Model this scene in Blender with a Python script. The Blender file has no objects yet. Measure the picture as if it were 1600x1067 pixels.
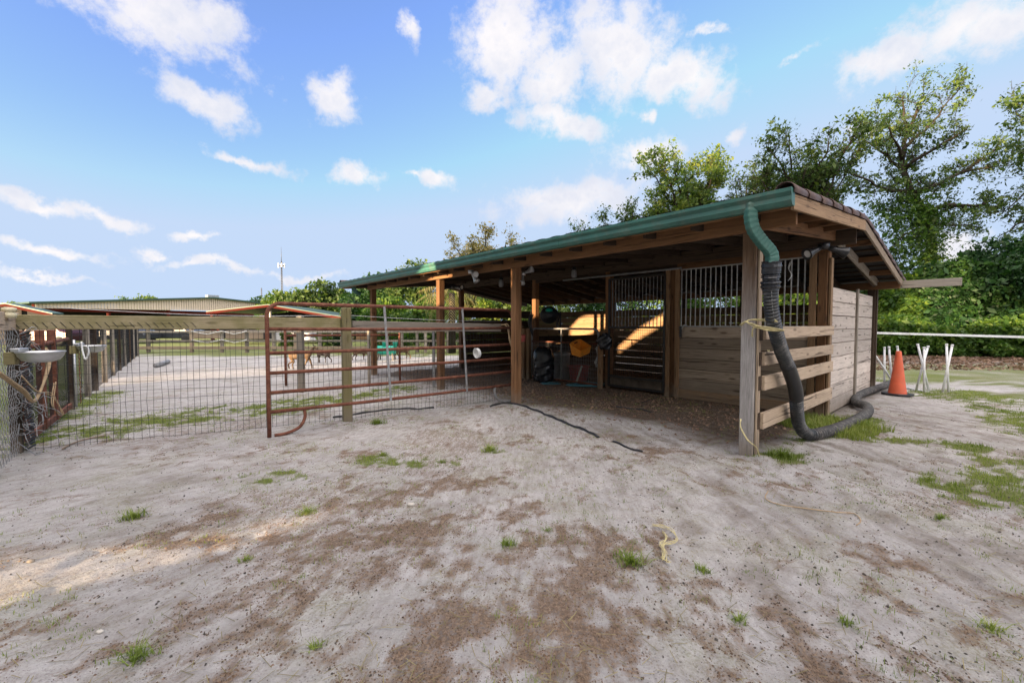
import bpy, math, random
import numpy as np
from mathutils import Vector, Matrix
from mathutils.geometry import tessellate_polygon
R = math.radians
random.seed(7); RNG = np.random.default_rng(7)
scn = bpy.context.scene
COL = scn.collection

# ------------------------------------------------------------------ camera
FPX, HOR, CH = 665.0, 508.0, 1.45
PITCH = math.atan((533.5 - HOR) / FPX)
cam_d = bpy.data.cameras.new('camera'); cam = bpy.data.objects.new('camera', cam_d); COL.objects.link(cam)
cam_d.sensor_width = 36; cam_d.lens = 36 * FPX / 1600; cam_d.clip_start = .05; cam_d.clip_end = 3000
cam.location = (0, 0, CH); cam.rotation_euler = (math.pi / 2 - PITCH, 0, 0)
scn.camera = cam

# ------------------------------------------------------------------ light
SD = Vector((.68, .733, 0)).normalized()          # horizontal direction the sunlight travels
SUN_EL = math.atan(.10)
sun_d = bpy.data.lights.new('sun', 'SUN'); sun = bpy.data.objects.new('sun', sun_d); COL.objects.link(sun)
sun_d.energy = 5.0; sun_d.angle = R(.5); sun_d.color = (1, .72, .43)
sdir = Vector((SD.x * math.cos(SUN_EL), SD.y * math.cos(SUN_EL), -math.sin(SUN_EL)))
sun.rotation_euler = sdir.to_track_quat('-Z', 'Y').to_euler()
sun.location = (-6, -6, 12)
scn.view_settings.view_transform = 'Standard'; scn.view_settings.look = 'None'
scn.view_settings.gamma = 1.0
scn.view_settings.exposure = 2.0

def ray(px, py):
    cx = (px - 800) / FPX; cy = -(py - 533.5) / FPX
    F = Vector((0, math.cos(PITCH), -math.sin(PITCH))); U = Vector((0, math.sin(PITCH), math.cos(PITCH)))
    return F + Vector((cx, 0, 0)) + U * cy
def G(px, py, z=0.0):                              # point on a level at height z seen at a pixel of the photo
    d = ray(px, py); t = (z - CH) / d.z
    return Vector((0, 0, CH)) + d * t
def P(px, py, Y):                                  # point at distance Y seen at a pixel of the photo
    d = ray(px, py); return Vector((0, 0, CH)) + d * (Y / d.y)

# ------------------------------------------------------------------ world
W = bpy.data.worlds.new('World'); scn.world = W; W.use_nodes = True
nt = W.node_tree; N = nt.nodes; L = nt.links; N.clear()
out = N.new('ShaderNodeOutputWorld'); bg = N.new('ShaderNodeBackground'); L.new(bg.outputs[0], out.inputs[0])
bg.inputs[1].default_value = 0.095
sky = N.new('ShaderNodeTexSky'); sky.sky_type = 'NISHITA'; sky.sun_disc = False
sky.sun_elevation = R(7); sky.sun_rotation = math.atan2(-SD.x, -SD.y)  # azimuth of the sun, clockwise from +Y
sky.air_density = 1.0; sky.dust_density = .2; sky.ozone_density = 3.0; sky.altitude = 50
tc = N.new('ShaderNodeTexCoord')
def wmath(op, a, b=None, c=None, clamp=False):
    m = N.new('ShaderNodeMath'); m.operation = op; m.use_clamp = clamp
    for i, v in enumerate((a, b, c)):
        if v is None: continue
        if isinstance(v, (int, float)): m.inputs[i].default_value = v
        else: L.new(v, m.inputs[i])
    return m.outputs[0]
def wnoise(vec, scale, detail, rough=.6, dist=0):
    n = N.new('ShaderNodeTexNoise'); n.inputs['Scale'].default_value = scale; n.inputs['Detail'].default_value = detail
    n.inputs['Roughness'].default_value = rough; n.inputs['Distortion'].default_value = dist
    L.new(vec, n.inputs['Vector']); return n
warp = wnoise(tc.outputs['Generated'], 7, 6, .62)
vs = N.new('ShaderNodeVectorMath'); vs.operation = 'SUBTRACT'; L.new(warp.outputs['Color'], vs.inputs[0]); vs.inputs[1].default_value = (.5, .5, .5)
vm = N.new('ShaderNodeVectorMath'); vm.operation = 'SCALE'; L.new(vs.outputs[0], vm.inputs[0]); vm.inputs['Scale'].default_value = .12
va = N.new('ShaderNodeVectorMath'); va.operation = 'ADD'; L.new(tc.outputs['Generated'], va.inputs[0]); L.new(vm.outputs[0], va.inputs[1])
clouds = [  # x, y, half width, half height (photo), tilt deg, strength
 (255,35,120,52,12,1),(330,40,60,42,0,.9),(322,152,58,28,14,1),(522,157,34,36,30,1),(632,45,16,30,-20,.8),(385,248,75,13,4,.85),
 (560,275,36,17,0,.95),(676,280,28,17,0,1),(640,282,22,10,0,.6),(790,70,62,75,20,1),(760,150,45,26,0,.8),(960,75,95,70,15,1),(1060,120,80,40,20,1),
 (880,192,78,24,4,1),(860,130,60,50,0,.8),(1000,245,62,28,8,.75),(900,315,125,36,-4,.95),(835,305,50,25,0,.9),(1370,92,40,30,-20,1.35),
 (1480,40,70,45,-10,.8),(1560,25,80,38,0,.8),(1250,100,38,9,-24,.25),(1150,210,18,14,0,.6),(1010,186,14,10,0,.5),
 (75,325,66,14,8,.8),(170,345,58,14,12,.8),(90,395,68,12,5,.5),(300,369,34,10,4,.7),(248,392,24,11,0,.75),(330,415,120,10,4,.35),(60,430,100,10,0,.3),(470,430,90,8,0,.3),
 (1345,195,26,10,0,.6),(1490,390,50,30,0,.8),(1100,40,30,12,10,.4)]
dmin = None
for (x, y, a, b, tilt, s) in clouds:
    d = ray(x, y).normalized(); sc = (1 / math.sqrt(1 + ((x-800)/FPX)**2 + ((y-533)/FPX)**2))
    mp = N.new('ShaderNodeMapping'); mp.vector_type = 'TEXTURE'; L.new(va.outputs[0], mp.inputs['Vector'])
    mp.inputs['Location'].default_value = d
    zc = d; xc = Vector((0, 0, 1)).cross(zc).normalized() * -1; yc = zc.cross(xc).normalized() * -1
    if yc.z < 0: yc = -yc
    rot = Matrix((xc, yc, xc.cross(yc))).transposed() @ Matrix.Rotation(-R(tilt), 3, 'Z')
    mp.inputs['Rotation'].default_value = rot.to_euler()
    k = 1.02 * sc / FPX
    mp.inputs['Scale'].default_value = (a * k, b * k, .35)
    ln = N.new('ShaderNodeVectorMath'); ln.operation = 'LENGTH'; L.new(mp.outputs[0], ln.inputs[0])
    v = wmath('ADD', ln.outputs['Value'], (1 - s) * .55)
    dmin = v if dmin is None else wmath('MINIMUM', dmin, v)
n2 = wnoise(tc.outputs['Generated'], 22, 8, .65)
n3 = wnoise(tc.outputs['Generated'], 5.5, 5, .55)
dd = wmath('ADD', dmin, wmath('MULTIPLY', wmath('SUBTRACT', n2.outputs[0], .5), 2.3))
mask = N.new('ShaderNodeMapRange'); mask.interpolation_type = 'SMOOTHSTEP'; L.new(dd, mask.inputs[0])
mask.inputs[1].default_value = 1.26; mask.inputs[2].default_value = .36; mask.inputs[3].default_value = 0; mask.inputs[4].default_value = .93
shade = N.new('ShaderNodeMapRange'); L.new(wmath('ADD', wmath('MULTIPLY', n3.outputs[0], .7), wmath('MULTIPLY', n2.outputs[0], .5)), shade.inputs[0])
shade.inputs[1].default_value = .45; shade.inputs[2].default_value = .75
cc = N.new('ShaderNodeMix'); cc.data_type = 'RGBA'; L.new(shade.outputs[0], cc.inputs[0])
cc.inputs[6].default_value = (2.1, 2.15, 2.4, 1); cc.inputs[7].default_value = (2.85, 2.7, 2.65, 1)
# height above the horizon whitens the low sky (humid air)
sep = N.new('ShaderNodeSeparateXYZ'); L.new(tc.outputs['Generated'], sep.inputs[0])
hz = N.new('ShaderNodeMapRange'); hz.interpolation_type = 'SMOOTHSTEP'; L.new(sep.outputs[2], hz.inputs[0])
hz.inputs[1].default_value = .36; hz.inputs[2].default_value = -.02; hz.inputs[3].default_value = 0; hz.inputs[4].default_value = .9
gain = N.new('ShaderNodeMix'); gain.data_type = 'RGBA'; gain.blend_type = 'MULTIPLY'; gain.inputs[0].default_value = 1
L.new(sky.outputs[0], gain.inputs[6]); gain.inputs[7].default_value = (1.6, 1.28, 1.5, 1)
hm = N.new('ShaderNodeMix'); hm.data_type = 'RGBA'; L.new(hz.outputs[0], hm.inputs[0]); L.new(gain.outputs[2], hm.inputs[6]); hm.inputs[7].default_value = (1.55, 1.95, 2.45, 1)
dk_ = N.new('ShaderNodeMix'); dk_.data_type = 'RGBA'; dk_.blend_type = 'DARKEN'; dk_.inputs[0].default_value = 1; L.new(hm.outputs[2], dk_.inputs[6]); dk_.inputs[7].default_value = (1.5, 1.88, 2.5, 1)
cm = N.new('ShaderNodeMix'); cm.data_type = 'RGBA'; L.new(mask.outputs[0], cm.inputs[0]); L.new(dk_.outputs[2], cm.inputs[6]); L.new(cc.outputs[2], cm.inputs[7])
# unseen bright cloud veil added overhead and behind the viewer as fill light
vl = N.new('ShaderNodeMapRange'); vl.interpolation_type = 'SMOOTHSTEP'; L.new(wmath('ADD', sep.outputs[2], wmath('MULTIPLY', wmath('SUBTRACT', n3.outputs[0], .5), .12)), vl.inputs[0]); vl.inputs[1].default_value = .70; vl.inputs[2].default_value = .88
vb = N.new('ShaderNodeMapRange'); vb.interpolation_type = 'SMOOTHSTEP'; L.new(sep.outputs[1], vb.inputs[0]); vb.inputs[1].default_value = .05; vb.inputs[2].default_value = -.45
vz = N.new('ShaderNodeMapRange'); vz.interpolation_type = 'SMOOTHSTEP'; L.new(sep.outputs[2], vz.inputs[0]); vz.inputs[1].default_value = .12; vz.inputs[2].default_value = .42
vf = wmath('MULTIPLY', wmath('MAXIMUM', vl.outputs[0], wmath('MULTIPLY', vb.outputs[0], vz.outputs[0])), wmath('ADD', .6, wmath('MULTIPLY', n3.outputs[0], .45), clamp=True))
vc = N.new('ShaderNodeMix'); vc.data_type = 'RGBA'; L.new(vf, vc.inputs[0]); L.new(cm.outputs[2], vc.inputs[6]); vc.inputs[7].default_value = (11.4, 10.4, 9.8, 1)
L.new(vc.outputs[2], bg.inputs[0])

# ------------------------------------------------------------------ materials
def newmat(name):
    m = bpy.data.materials.new(name); m.use_nodes = True
    nt = m.node_tree; bs = nt.nodes['Principled BSDF']; return m, nt, bs
def node(nt, t, **kw):
    n = nt.nodes.new(t)
    for k, v in kw.items(): setattr(n, k, v)
    return n
def setv(n, i, v):
    n.inputs[i].default_value = v
def ramp(nt, fac, stops):
    r = nt.nodes.new('ShaderNodeValToRGB'); nt.links.new(fac, r.inputs[0])
    e = r.color_ramp.elements
    while len(e) < len(stops): e.new(.5)
    for i, (p, c) in enumerate(stops): e[i].position = p; e[i].color = (*c, 1)
    return r.outputs[0]
def tnoise(nt, vec, scale, detail=4, rough=.6, dist=0.0, sc3=None):
    if sc3:
        mp = nt.nodes.new('ShaderNodeMapping'); mp.inputs['Scale'].default_value = sc3; nt.links.new(vec, mp.inputs[0]); vec = mp.outputs[0]
    n = nt.nodes.new('ShaderNodeTexNoise'); setv(n, 'Scale', scale); setv(n, 'Detail', detail); setv(n, 'Roughness', rough); setv(n, 'Distortion', dist)
    nt.links.new(vec, n.inputs['Vector']); return n.outputs[0]
def mixc(nt, f, a, b, blend='MIX'):
    m = nt.nodes.new('ShaderNodeMix'); m.data_type = 'RGBA'; m.blend_type = blend
    for i, v in ((0, f), (6, a), (7, b)):
        if isinstance(v, (int, float)): m.inputs[i].default_value = v
        elif isinstance(v, tuple): m.inputs[i].default_value = (*v, 1)
        else: nt.links.new(v, m.inputs[i])
    return m.outputs[2]
def mth(nt, op, a, b=None, clamp=False):
    m = nt.nodes.new('ShaderNodeMath'); m.operation = op; m.use_clamp = clamp
    for i, v in ((0, a), (1, b)):
        if v is None: continue
        if isinstance(v, (int, float)): m.inputs[i].default_value = v
        else: nt.links.new(v, m.inputs[i])
    return m.outputs[0]
def bump(nt, bs, h, strength=.5, dist=.01):
    b = nt.nodes.new('ShaderNodeBump'); setv(b, 'Strength', strength); setv(b, 'Distance', dist)
    nt.links.new(h, b.inputs['Height']); nt.links.new(b.outputs[0], bs.inputs['Normal'])
def maprange(nt, v, a, b, c=0, d=1):
    m = nt.nodes.new('ShaderNodeMapRange'); nt.links.new(v, m.inputs[0])
    for i, x in enumerate((a, b, c, d)): m.inputs[i + 1].default_value = x
    return m.outputs[0]

def wood(name, ca, cb, cdark, weather=None, moss=None, wz=(0, 1)):
    m, nt, bs = newmat(name)
    at = node(nt, 'ShaderNodeAttribute', attribute_name='gc'); v = at.outputs['Vector']
    rn = node(nt, 'ShaderNodeAttribute', attribute_name='rnd').outputs['Fac']
    g1 = tnoise(nt, v, 1.0, 5, .6, .6, (1.6, 26, 26))
    g2 = tnoise(nt, v, 1.0, 6, .7, 0, (5, 110, 110))
    g3 = tnoise(nt, v, 2.2, 3, .5)
    c = ramp(nt, g1, [(.3, ca), (.7, cb)])
    c = mixc(nt, maprange(nt, g2, .42, .75, 0, .55), c, cdark)
    c = mixc(nt, maprange(nt, g3, .35, .7, 0, .45), c, tuple(x * .62 for x in ca))
    # knots
    vo = node(nt, 'ShaderNodeTexVoronoi'); mp = node(nt, 'ShaderNodeMapping'); setv(mp, 'Scale', (2.3, 8, 8)); nt.links.new(v, mp.inputs[0]); nt.links.new(mp.outputs[0], vo.inputs['Vector']); setv(vo, 'Scale', 1.0)
    c = mixc(nt, maprange(nt, vo.outputs['Distance'], .2, .09, 0, .8), c, tuple(x * .8 for x in cdark))
    br = maprange(nt, rn, 0, 1, .62, 1.25)
    hsv = node(nt, 'ShaderNodeHueSaturation'); nt.links.new(br, hsv.inputs['Value']); nt.links.new(c, hsv.inputs['Color']); c = hsv.outputs[0]
    ck = tnoise(nt, v, 1.0, 2, .5, 1.2, (.9, 48, 48))
    c = mixc(nt, maprange(nt, ck, .61, .67, 0, .9), c, tuple(x * .5 for x in cdark))
    if True:
        geo = node(nt, 'ShaderNodeNewGeometry'); sp = node(nt, 'ShaderNodeSeparateXYZ'); nt.links.new(geo.outputs['Position'], sp.inputs[0])
    if weather:
        f = maprange(nt, mth(nt, 'ADD', sp.outputs[2], mth(nt, 'MULTIPLY', mth(nt, 'SUBTRACT', g1, .5), .9)), wz[1], wz[0], 0, .92)
        wc = mixc(nt, maprange(nt, g2, .4, .7), weather, tuple(x * .45 for x in weather))
        c = mixc(nt, f, c, wc)
    if moss:
        f = maprange(nt, tnoise(nt, geo.outputs['Position'], 2.6, 5, .65), .38, .62, .1, .85)
        c = mixc(nt, f, c, moss)
    if name not in ('weathered_grey',):
        mud = tnoise(nt, geo.outputs['Position'], 7, 5, .7)
        c = mixc(nt, maprange(nt, mth(nt, 'ADD', sp.outputs[2], mth(nt, 'MULTIPLY', mth(nt, 'SUBTRACT', mud, .5), .55)), .34, .0, 0, .7), c, (.2, .165, .13))
    nt.links.new(c, bs.inputs['Base Color']); setv(bs, 'Roughness', .82); setv(bs, 'Specular IOR Level', .25)
    bump(nt, bs, mth(nt, 'SUBTRACT', mth(nt, 'ADD', g2, mth(nt, 'MULTIPLY', g1, 1.3)), mth(nt, 'MULTIPLY', maprange(nt, ck, .64, .72), 2)), .75, .006)
    return m
def paint(name, col, rough=.5, metal=0, var=.25, dirt=None, sc=6, bmp=.15, spec=.5):
    m, nt, bs = newmat(name)
    t = node(nt, 'ShaderNodeTexCoord'); v = t.outputs['Object']
    a = tnoise(nt, v, sc, 6, .65)
    c = mixc(nt, maprange(nt, a, .3, .7), tuple(x * (1 - var) for x in col), tuple(min(1, x * (1 + var * .5)) for x in col))
    if dirt:
        c = mixc(nt, maprange(nt, tnoise(nt, v, sc * 1.7, 8, .72), .5, .72, 0, .85), c, dirt)
    nt.links.new(c, bs.inputs['Base Color']); setv(bs, 'Roughness', rough); setv(bs, 'Metallic', metal); setv(bs, 'Specular IOR Level', spec)
    if bmp: bump(nt, bs, tnoise(nt, v, sc * 9, 4), bmp, .004)
    return m
def leafmat(name, c0, c1, c2, trans=.3):
    m, nt, bs = newmat(name)
    rn = node(nt, 'ShaderNodeAttribute', attribute_name='rnd').outputs['Fac']
    geo = node(nt, 'ShaderNodeNewGeometry')
    big = tnoise(nt, geo.outputs['Position'], .75, 3, .5)
    f = mth(nt, 'ADD', mth(nt, 'MULTIPLY', rn, .55), mth(nt, 'MULTIPLY', maprange(nt, big, .3, .7), .45))
    c = ramp(nt, f, [(.15, c0), (.55, c1), (.95, c2)])
    nt.links.new(c, bs.inputs['Base Color']); setv(bs, 'Roughness', .55); setv(bs, 'Specular IOR Level', .35)
    tr = node(nt, 'ShaderNodeBsdfTranslucent'); nt.links.new(mixc(nt, 1.0, c, (1.0, 1.25, .45), 'MULTIPLY'), tr.inputs[0])
    mx = node(nt, 'ShaderNodeMixShader'); setv(mx, 0, trans); nt.links.new(bs.outputs[0], mx.inputs[1]); nt.links.new(tr.outputs[0], mx.inputs[2])
    nt.links.new(mx.outputs[0], nt.nodes['Material Output'].inputs[0]); return m

M = {}
M['post'] = wood('post_wood', (.29, .15, .07), (.19, .095, .045), (.075, .04, .022))
M['post_w'] = wood('post_wood_weathered', (.29, .18, .11), (.2, .125, .075), (.09, .05, .03), weather=(.38, .365, .355), wz=(1.2, 2.2))
M['beam'] = wood('beam_wood', (.27, .14, .065), (.18, .09, .042), (.07, .038, .02))
M['fresh'] = wood('pale_wood', (.36, .24, .14), (.27, .17, .095), (.16, .10, .065))
M['rail'] = wood('rail_wood', (.46, .36, .26), (.36, .275, .20), (.17, .12, .085))
M['plank'] = wood('plank_wood', (.47, .385, .30), (.35, .275, .205), (.12, .082, .06))
M['gable'] = wood('gable_plank_wood', (.62, .55, .49), (.50, .435, .38), (.17, .14, .12))
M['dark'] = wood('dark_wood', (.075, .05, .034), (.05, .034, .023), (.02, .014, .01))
M['inner'] = wood('inner_wood', (.36, .225, .125), (.27, .165, .09), (.14, .08, .045))
M['mossy'] = wood('mossy_wood', (.36, .30, .20), (.28, .24, .15), (.11, .09, .05), moss=(.19, .17, .075))
M['grey'] = wood('grey_wood', (.36, .32, .27), (.27, .24, .20), (.11, .09, .07))
M['rust'] = paint('rusty_steel', (.15, .057, .037), .85, .0, .5, (.26, .12, .075), 9, .6, .25)
M['rustgrey'] = paint('worn_grey_steel', (.27, .28, .29), .6, .3, .3, (.18, .09, .055), 12, .4)
M['galv'] = paint('galvanized_steel', (.5, .51, .52), .38, .75, .2, None, 10, .15)
M['barsteel'] = paint('painted_bar_steel', (.42, .42, .41), .45, .3, .15, None, 10, .1)
M['wire'] = paint('dark_wire', (.02, .02, .022), .6, .4, .1, None, 5, 0)
M['green'] = paint('green_gutter_paint', (.038, .135, .11), .5, 0, .3, (.11, .14, .11), 2.6, .08)
M['tile'] = paint('brown_metal_tile', (.10, .035, .03), .42, .15, .3, (.16, .075, .06), 8, .3)
M['under'] = paint('dark_roof_lining', (.022, .02, .02), .9, 0, .3, None, 5, .2)
M['pipe'] = paint('black_corrugated_plastic', (.030, .034, .038), .42, 0, .3, (.16, .15, .14), 7, .2)
M['pipeold'] = paint('dusty_corrugated_plastic', (.055, .055, .057), .7, 0, .4, (.24, .22, .2), 9, .4)
M['black'] = paint('black_plastic', (.018, .019, .022), .35, 0, .3, None, 8, .2)
M['blacksteel'] = paint('black_door_steel', (.02, .019, .02), .5, .2, .3, (.06, .045, .04), 10, .3)
M['bag'] = paint('black_bag_plastic', (.022, .024, .03), .17, 0, .3, None, 14, .5)
M['redtub'] = paint('faded_red_plastic', (.42, .08, .07), .5, 0, .25, (.35, .16, .14), 8, .1)
M['orange'] = paint('orange_plastic', (.85, .30, .03), .45, 0, .15, (.45, .18, .05), 9, .1)
M['cone'] = paint('orange_cone_rubber', (.60, .11, .045), .55, 0, .16, (.45, .13, .07), 7, .2)
M['white'] = paint('white_plastic', (.72, .74, .75), .45, 0, .12, (.45, .43, .38), 6, .1)
M['whitefence'] = paint('white_fence_board', (.66, .68, .70), .6, 0, .15, (.4, .4, .36), 3, .2)
M['cream'] = paint('cream_plastic', (.58, .52, .34), .5, 0, .15, (.3, .26, .15), 9, .1)
M['twine'] = paint('yellow_twine', (.56, .49, .26), .9, 0, .3, None, 30, .3)
M['rope'] = paint('tan_rope', (.40, .29, .17), .9, 0, .3, None, 30, .5)
M['hose'] = paint('teal_hose_rubber', (.05, .17, .22), .5, 0, .2, None, 9, .1)
M['teal'] = paint('teal_plastic', (.02, .42, .30), .4, 0, .15, None, 8, .1)
M['tan'] = paint('tan_metal_siding', (.70, .58, .47), .5, .1, .12, None, .4, .05)
M['roofgreen'] = paint('dark_green_roof', (.045, .09, .07), .5, .1, .2, None, .5, .05)
M['redtrim'] = paint('red_painted_steel', (.075, .012, .008), .85, 0, .3, (.06, .018, .012), .8, .1, .1)
M['darkstuff'] = paint('dark_interior_goods', (.03, .028, .03), .9, 0, .5, None, 1, .1)
M['paleblock'] = paint('pale_painted_wall', (.46, .46, .50), .7, 0, .15, None, 1, .1)
M['siding'] = paint('weathered_white_wall', (.55, .52, .46), .7, 0, .15, (.3, .27, .22), 1, .1)
M['mast'] = paint('grey_mast_steel', (.10, .11, .13), .5, .3, .1, None, .2, .0)
M['stone'] = paint('pale_stone', (.46, .43, .39), .9, 0, .35, None, 14, .6)
M['bark'] = paint('tree_bark', (.045, .036, .028), .95, 0, .5, (.03, .04, .018), 2.5, .9, .1)
M['glass'] = paint('lamp_glass', (.65, .66, .66), .15, 0, .1, None, 5, 0)
M['leaf_oak'] = leafmat('oak_leaves', (.022, .05, .010), (.055, .10, .020), (.14, .18, .035))
M['leaf_dark'] = leafmat('dark_leaves', (.008, .03, .009), (.018, .06, .014), (.06, .13, .022))
M['leaf_lite'] = leafmat('light_leaves', (.04, .085, .018), (.10, .16, .03), (.24, .27, .045), .4)
M['leaf_vine'] = leafmat('vine_leaves', (.022, .06, .010), (.06, .125, .018), (.17, .24, .03), .4)
M['leaf_dry'] = leafmat('dry_fronds', (.16, .13, .05), (.30, .24, .10), (.42, .36, .17), .3)
M['grass'] = leafmat('grass_blades', (.09, .13, .02), (.18, .24, .035), (.38, .38, .12), .3)
M['drygrass'] = leafmat('dry_grass_blades', (.14, .12, .06), (.26, .21, .10), (.38, .32, .17), .3)
M['crumb'] = leafmat('soil_crumbs', (.055, .036, .025), (.14, .09, .058), (.27, .19, .13), .0)
M['pellet'] = leafmat('dark_droppings', (.03, .026, .022), (.06, .05, .042), (.11, .09, .075), .0)
M['litter'] = leafmat('fallen_leaves', (.08, .045, .03), (.17, .10, .065), (.30, .2, .13), .1)
M['fur_tan'] = paint('tan_fur', (.15, .095, .055), .9, 0, .35, (.26, .22, .17), 5, .4, .1)
M['fur_white'] = paint('pale_brown_fur', (.13, .095, .07), .9, 0, .5, (.4, .35, .3), 4, .4, .1)
M['tile_edge'] = paint('weathered_tile', (.085, .045, .036), .6, 0, .45, (.15, .10, .08), 9, .5)
M['horn'] = paint('dark_horn', (.08, .06, .05), .6)
M['car'] = paint('dark_car_paint', (.05, .055, .065), .25, .3, .1, None, 3, 0)
M['carred'] = paint('dark_red_paint', (.06, .009, .012), .3, .2, .1, None, 3, 0)
M['tyre'] = paint('tyre_rubber', (.02, .02, .02), .8)
M['pave'] = paint('concrete_pad', (.17, .135, .105), .9, 0, .35, (.13, .11, .095), 3, .4)

# ------------------------------------------------------------------ mesh helpers
def setattrs(me, gc=None, rnd=None, dom='POINT'):
    if gc is not None:
        a = me.attributes.new('gc', 'FLOAT_VECTOR', 'POINT'); a.data.foreach_set('vector', np.asarray(gc, dtype=np.float32).ravel())
    if rnd is not None:
        a = me.attributes.new('rnd', 'FLOAT', dom); a.data.foreach_set('value', np.asarray(rnd, dtype=np.float32).ravel())
class MB:
    def __init__(s): s.v = []; s.f = []; s.g = []; s.r = []; s.sm = []
    def add(s, vs, fs, gs=None, smooth=False):
        o = len(s.v); s.v += [tuple(x) for x in vs]; s.f += [tuple(i + o for i in f) for f in fs]
        off = Vector((random.uniform(0, 60), random.uniform(0, 60), random.uniform(0, 60)))
        s.g += [tuple(Vector(g) + off) for g in (gs if gs is not None else vs)]
        q = random.random(); s.r += [q] * len(vs); s.sm += [smooth] * len(fs); return s
    def beam(s, p0, p1, w, h, up=(0, 0, 1), jit=0):
        p0 = Vector(p0); p1 = Vector(p1); a = (p1 - p0); ln = a.length; a = a.normalized()
        up = Vector(up); side = a.cross(up)
        if side.length < 1e-4: side = a.cross(Vector((0, 1, 0)))
        side.normalize(); up = side.cross(a).normalized()
        if jit:
            p0 = p0 + up * random.uniform(-jit, jit); p1 = p1 + up * random.uniform(-jit, jit)
        vs = []; gs = []
        for t, p in ((0, p0), (ln, p1)):
            for (i, j) in ((-1, -1), (1, -1), (1, 1), (-1, 1)):
                vs.append(p + side * (w / 2 * i) + up * (h / 2 * j)); gs.append((t, i * w / 2, j * h / 2))
        s.add(vs, [(0, 1, 2, 3), (7, 6, 5, 4), (0, 4, 5, 1), (1, 5, 6, 2), (2, 6, 7, 3), (3, 7, 4, 0)], gs); return s
    def tube(s, pts, r, n=8, cap=True, smooth=True):
        pts = [Vector(p) for p in pts]; m = len(pts)
        rs = r if isinstance(r, (list, tuple)) else [r] * m
        T = [(pts[min(i + 1, m - 1)] - pts[max(i - 1, 0)]).normalized() for i in range(m)]
        x = T[0].orthogonal().normalized(); vs = []; gs = []; d = 0
        for i in range(m):
            x = (x - T[i] * x.dot(T[i]))
            x = x.normalized() if x.length > 1e-6 else T[i].orthogonal().normalized()
            y = T[i].cross(x)
            if i: d += (pts[i] - pts[i - 1]).length
            for k in range(n):
                a = 2 * math.pi * k / n; o = x * math.cos(a) + y * math.sin(a)
                vs.append(pts[i] + o * rs[i]); gs.append((d, o.x * rs[i], o.z * rs[i]))
        fs = [(i * n + k, i * n + (k + 1) % n, (i + 1) * n + (k + 1) % n, (i + 1) * n + k) for i in range(m - 1) for k in range(n)]
        if cap: fs += [tuple(range(n - 1, -1, -1)), tuple(range((m - 1) * n, m * n))]
        return s.add(vs, fs, gs, smooth)
    def lathe(s, c, prof, n=24, smooth=True, axis=None, squash=None):
        vs = []; c = Vector(c); rot = axis.to_track_quat('Z', 'Y').to_matrix() if axis is not None else Matrix.Identity(3)
        for (r, z) in prof:
            for k in range(n):
                a = 2 * math.pi * k / n; q = 1 if squash is None else squash(a, z)
                vs.append(c + rot @ Vector((r * q * math.cos(a), r * q * math.sin(a), z)))
        m = len(prof)
        fs = [(i * n + k, i * n + (k + 1) % n, (i + 1) * n + (k + 1) % n, (i + 1) * n + k) for i in range(m - 1) for k in range(n)]
        return s.add(vs, fs, None, smooth)
    def sheet(s, p0, p1, p2, p3):
        return s.add([p0, p1, p2, p3], [(0, 1, 2, 3)])
    def prism(s, poly, d):                        # closed polygon of points swept by vector d
        n = len(poly); d = Vector(d)
        vs = [Vector(p) for p in poly] + [Vector(p) + d for p in poly]
        return s.add(vs, [tuple(range(n - 1, -1, -1)), tuple(range(n, 2 * n))] + [(i, (i + 1) % n, (i + 1) % n + n, i + n) for i in range(n)])
    def build(s, name, mat, parent=None, bevel=0, origin=None, sub=0):
        me = bpy.data.meshes.new(name)
        o0 = Vector(origin) if origin is not None else Vector((0, 0, 0))
        me.from_pydata([tuple(Vector(v) - o0) for v in s.v], [], s.f)
        setattrs(me, s.g, s.r); me.polygons.foreach_set('use_smooth', s.sm)
        me.materials.append(mat); me.validate(); me.update()
        o = bpy.data.objects.new(name, me); COL.objects.link(o)
        if parent is not None:
            o.parent = parent; o.location = o0 - parent.location if parent.parent is None else o0
        else: o.location = o0
        if bevel:
            b = o.modifiers.new('bevel', 'BEVEL'); b.width = bevel; b.segments = 1; b.limit_method = 'ANGLE'
        if sub:
            b = o.modifiers.new('sub', 'SUBSURF'); b.levels = sub; b.render_levels = sub
        return o
def tag(o, label=None, cat=None, group=None, kind=None):
    if label: o['label'] = label
    if cat: o['category'] = cat
    if group: o['group'] = group
    if kind: o['kind'] = kind
    return o
def thing(name, label, cat, loc=(0, 0, 0), group=None, kind=None):
    o = bpy.data.objects.new(name, None); COL.objects.link(o); o.location = loc; o.empty_display_size = .2
    return tag(o, label, cat, group, kind)
def quads(name, V, mat, rnd=None, parent=None, k=4):   # V: (n,k,3) free-standing faces
    n = len(V); me = bpy.data.meshes.new(name)
    me.vertices.add(n * k); me.vertices.foreach_set('co', np.asarray(V, dtype=np.float32).ravel())
    me.loops.add(n * k); me.loops.foreach_set('vertex_index', np.arange(n * k, dtype=np.int32))
    me.polygons.add(n); me.polygons.foreach_set('loop_start', np.arange(0, n * k, k, dtype=np.int32))
    try: me.polygons.foreach_set('loop_total', np.full(n, k, dtype=np.int32))
    except Exception: pass
    me.update(calc_edges=True)
    setattrs(me, None, np.repeat(RNG.random(n) if rnd is None else rnd, k))
    me.materials.append(mat); o = bpy.data.objects.new(name, me); COL.objects.link(o)
    if parent is not None: o.parent = parent
    return o
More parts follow.
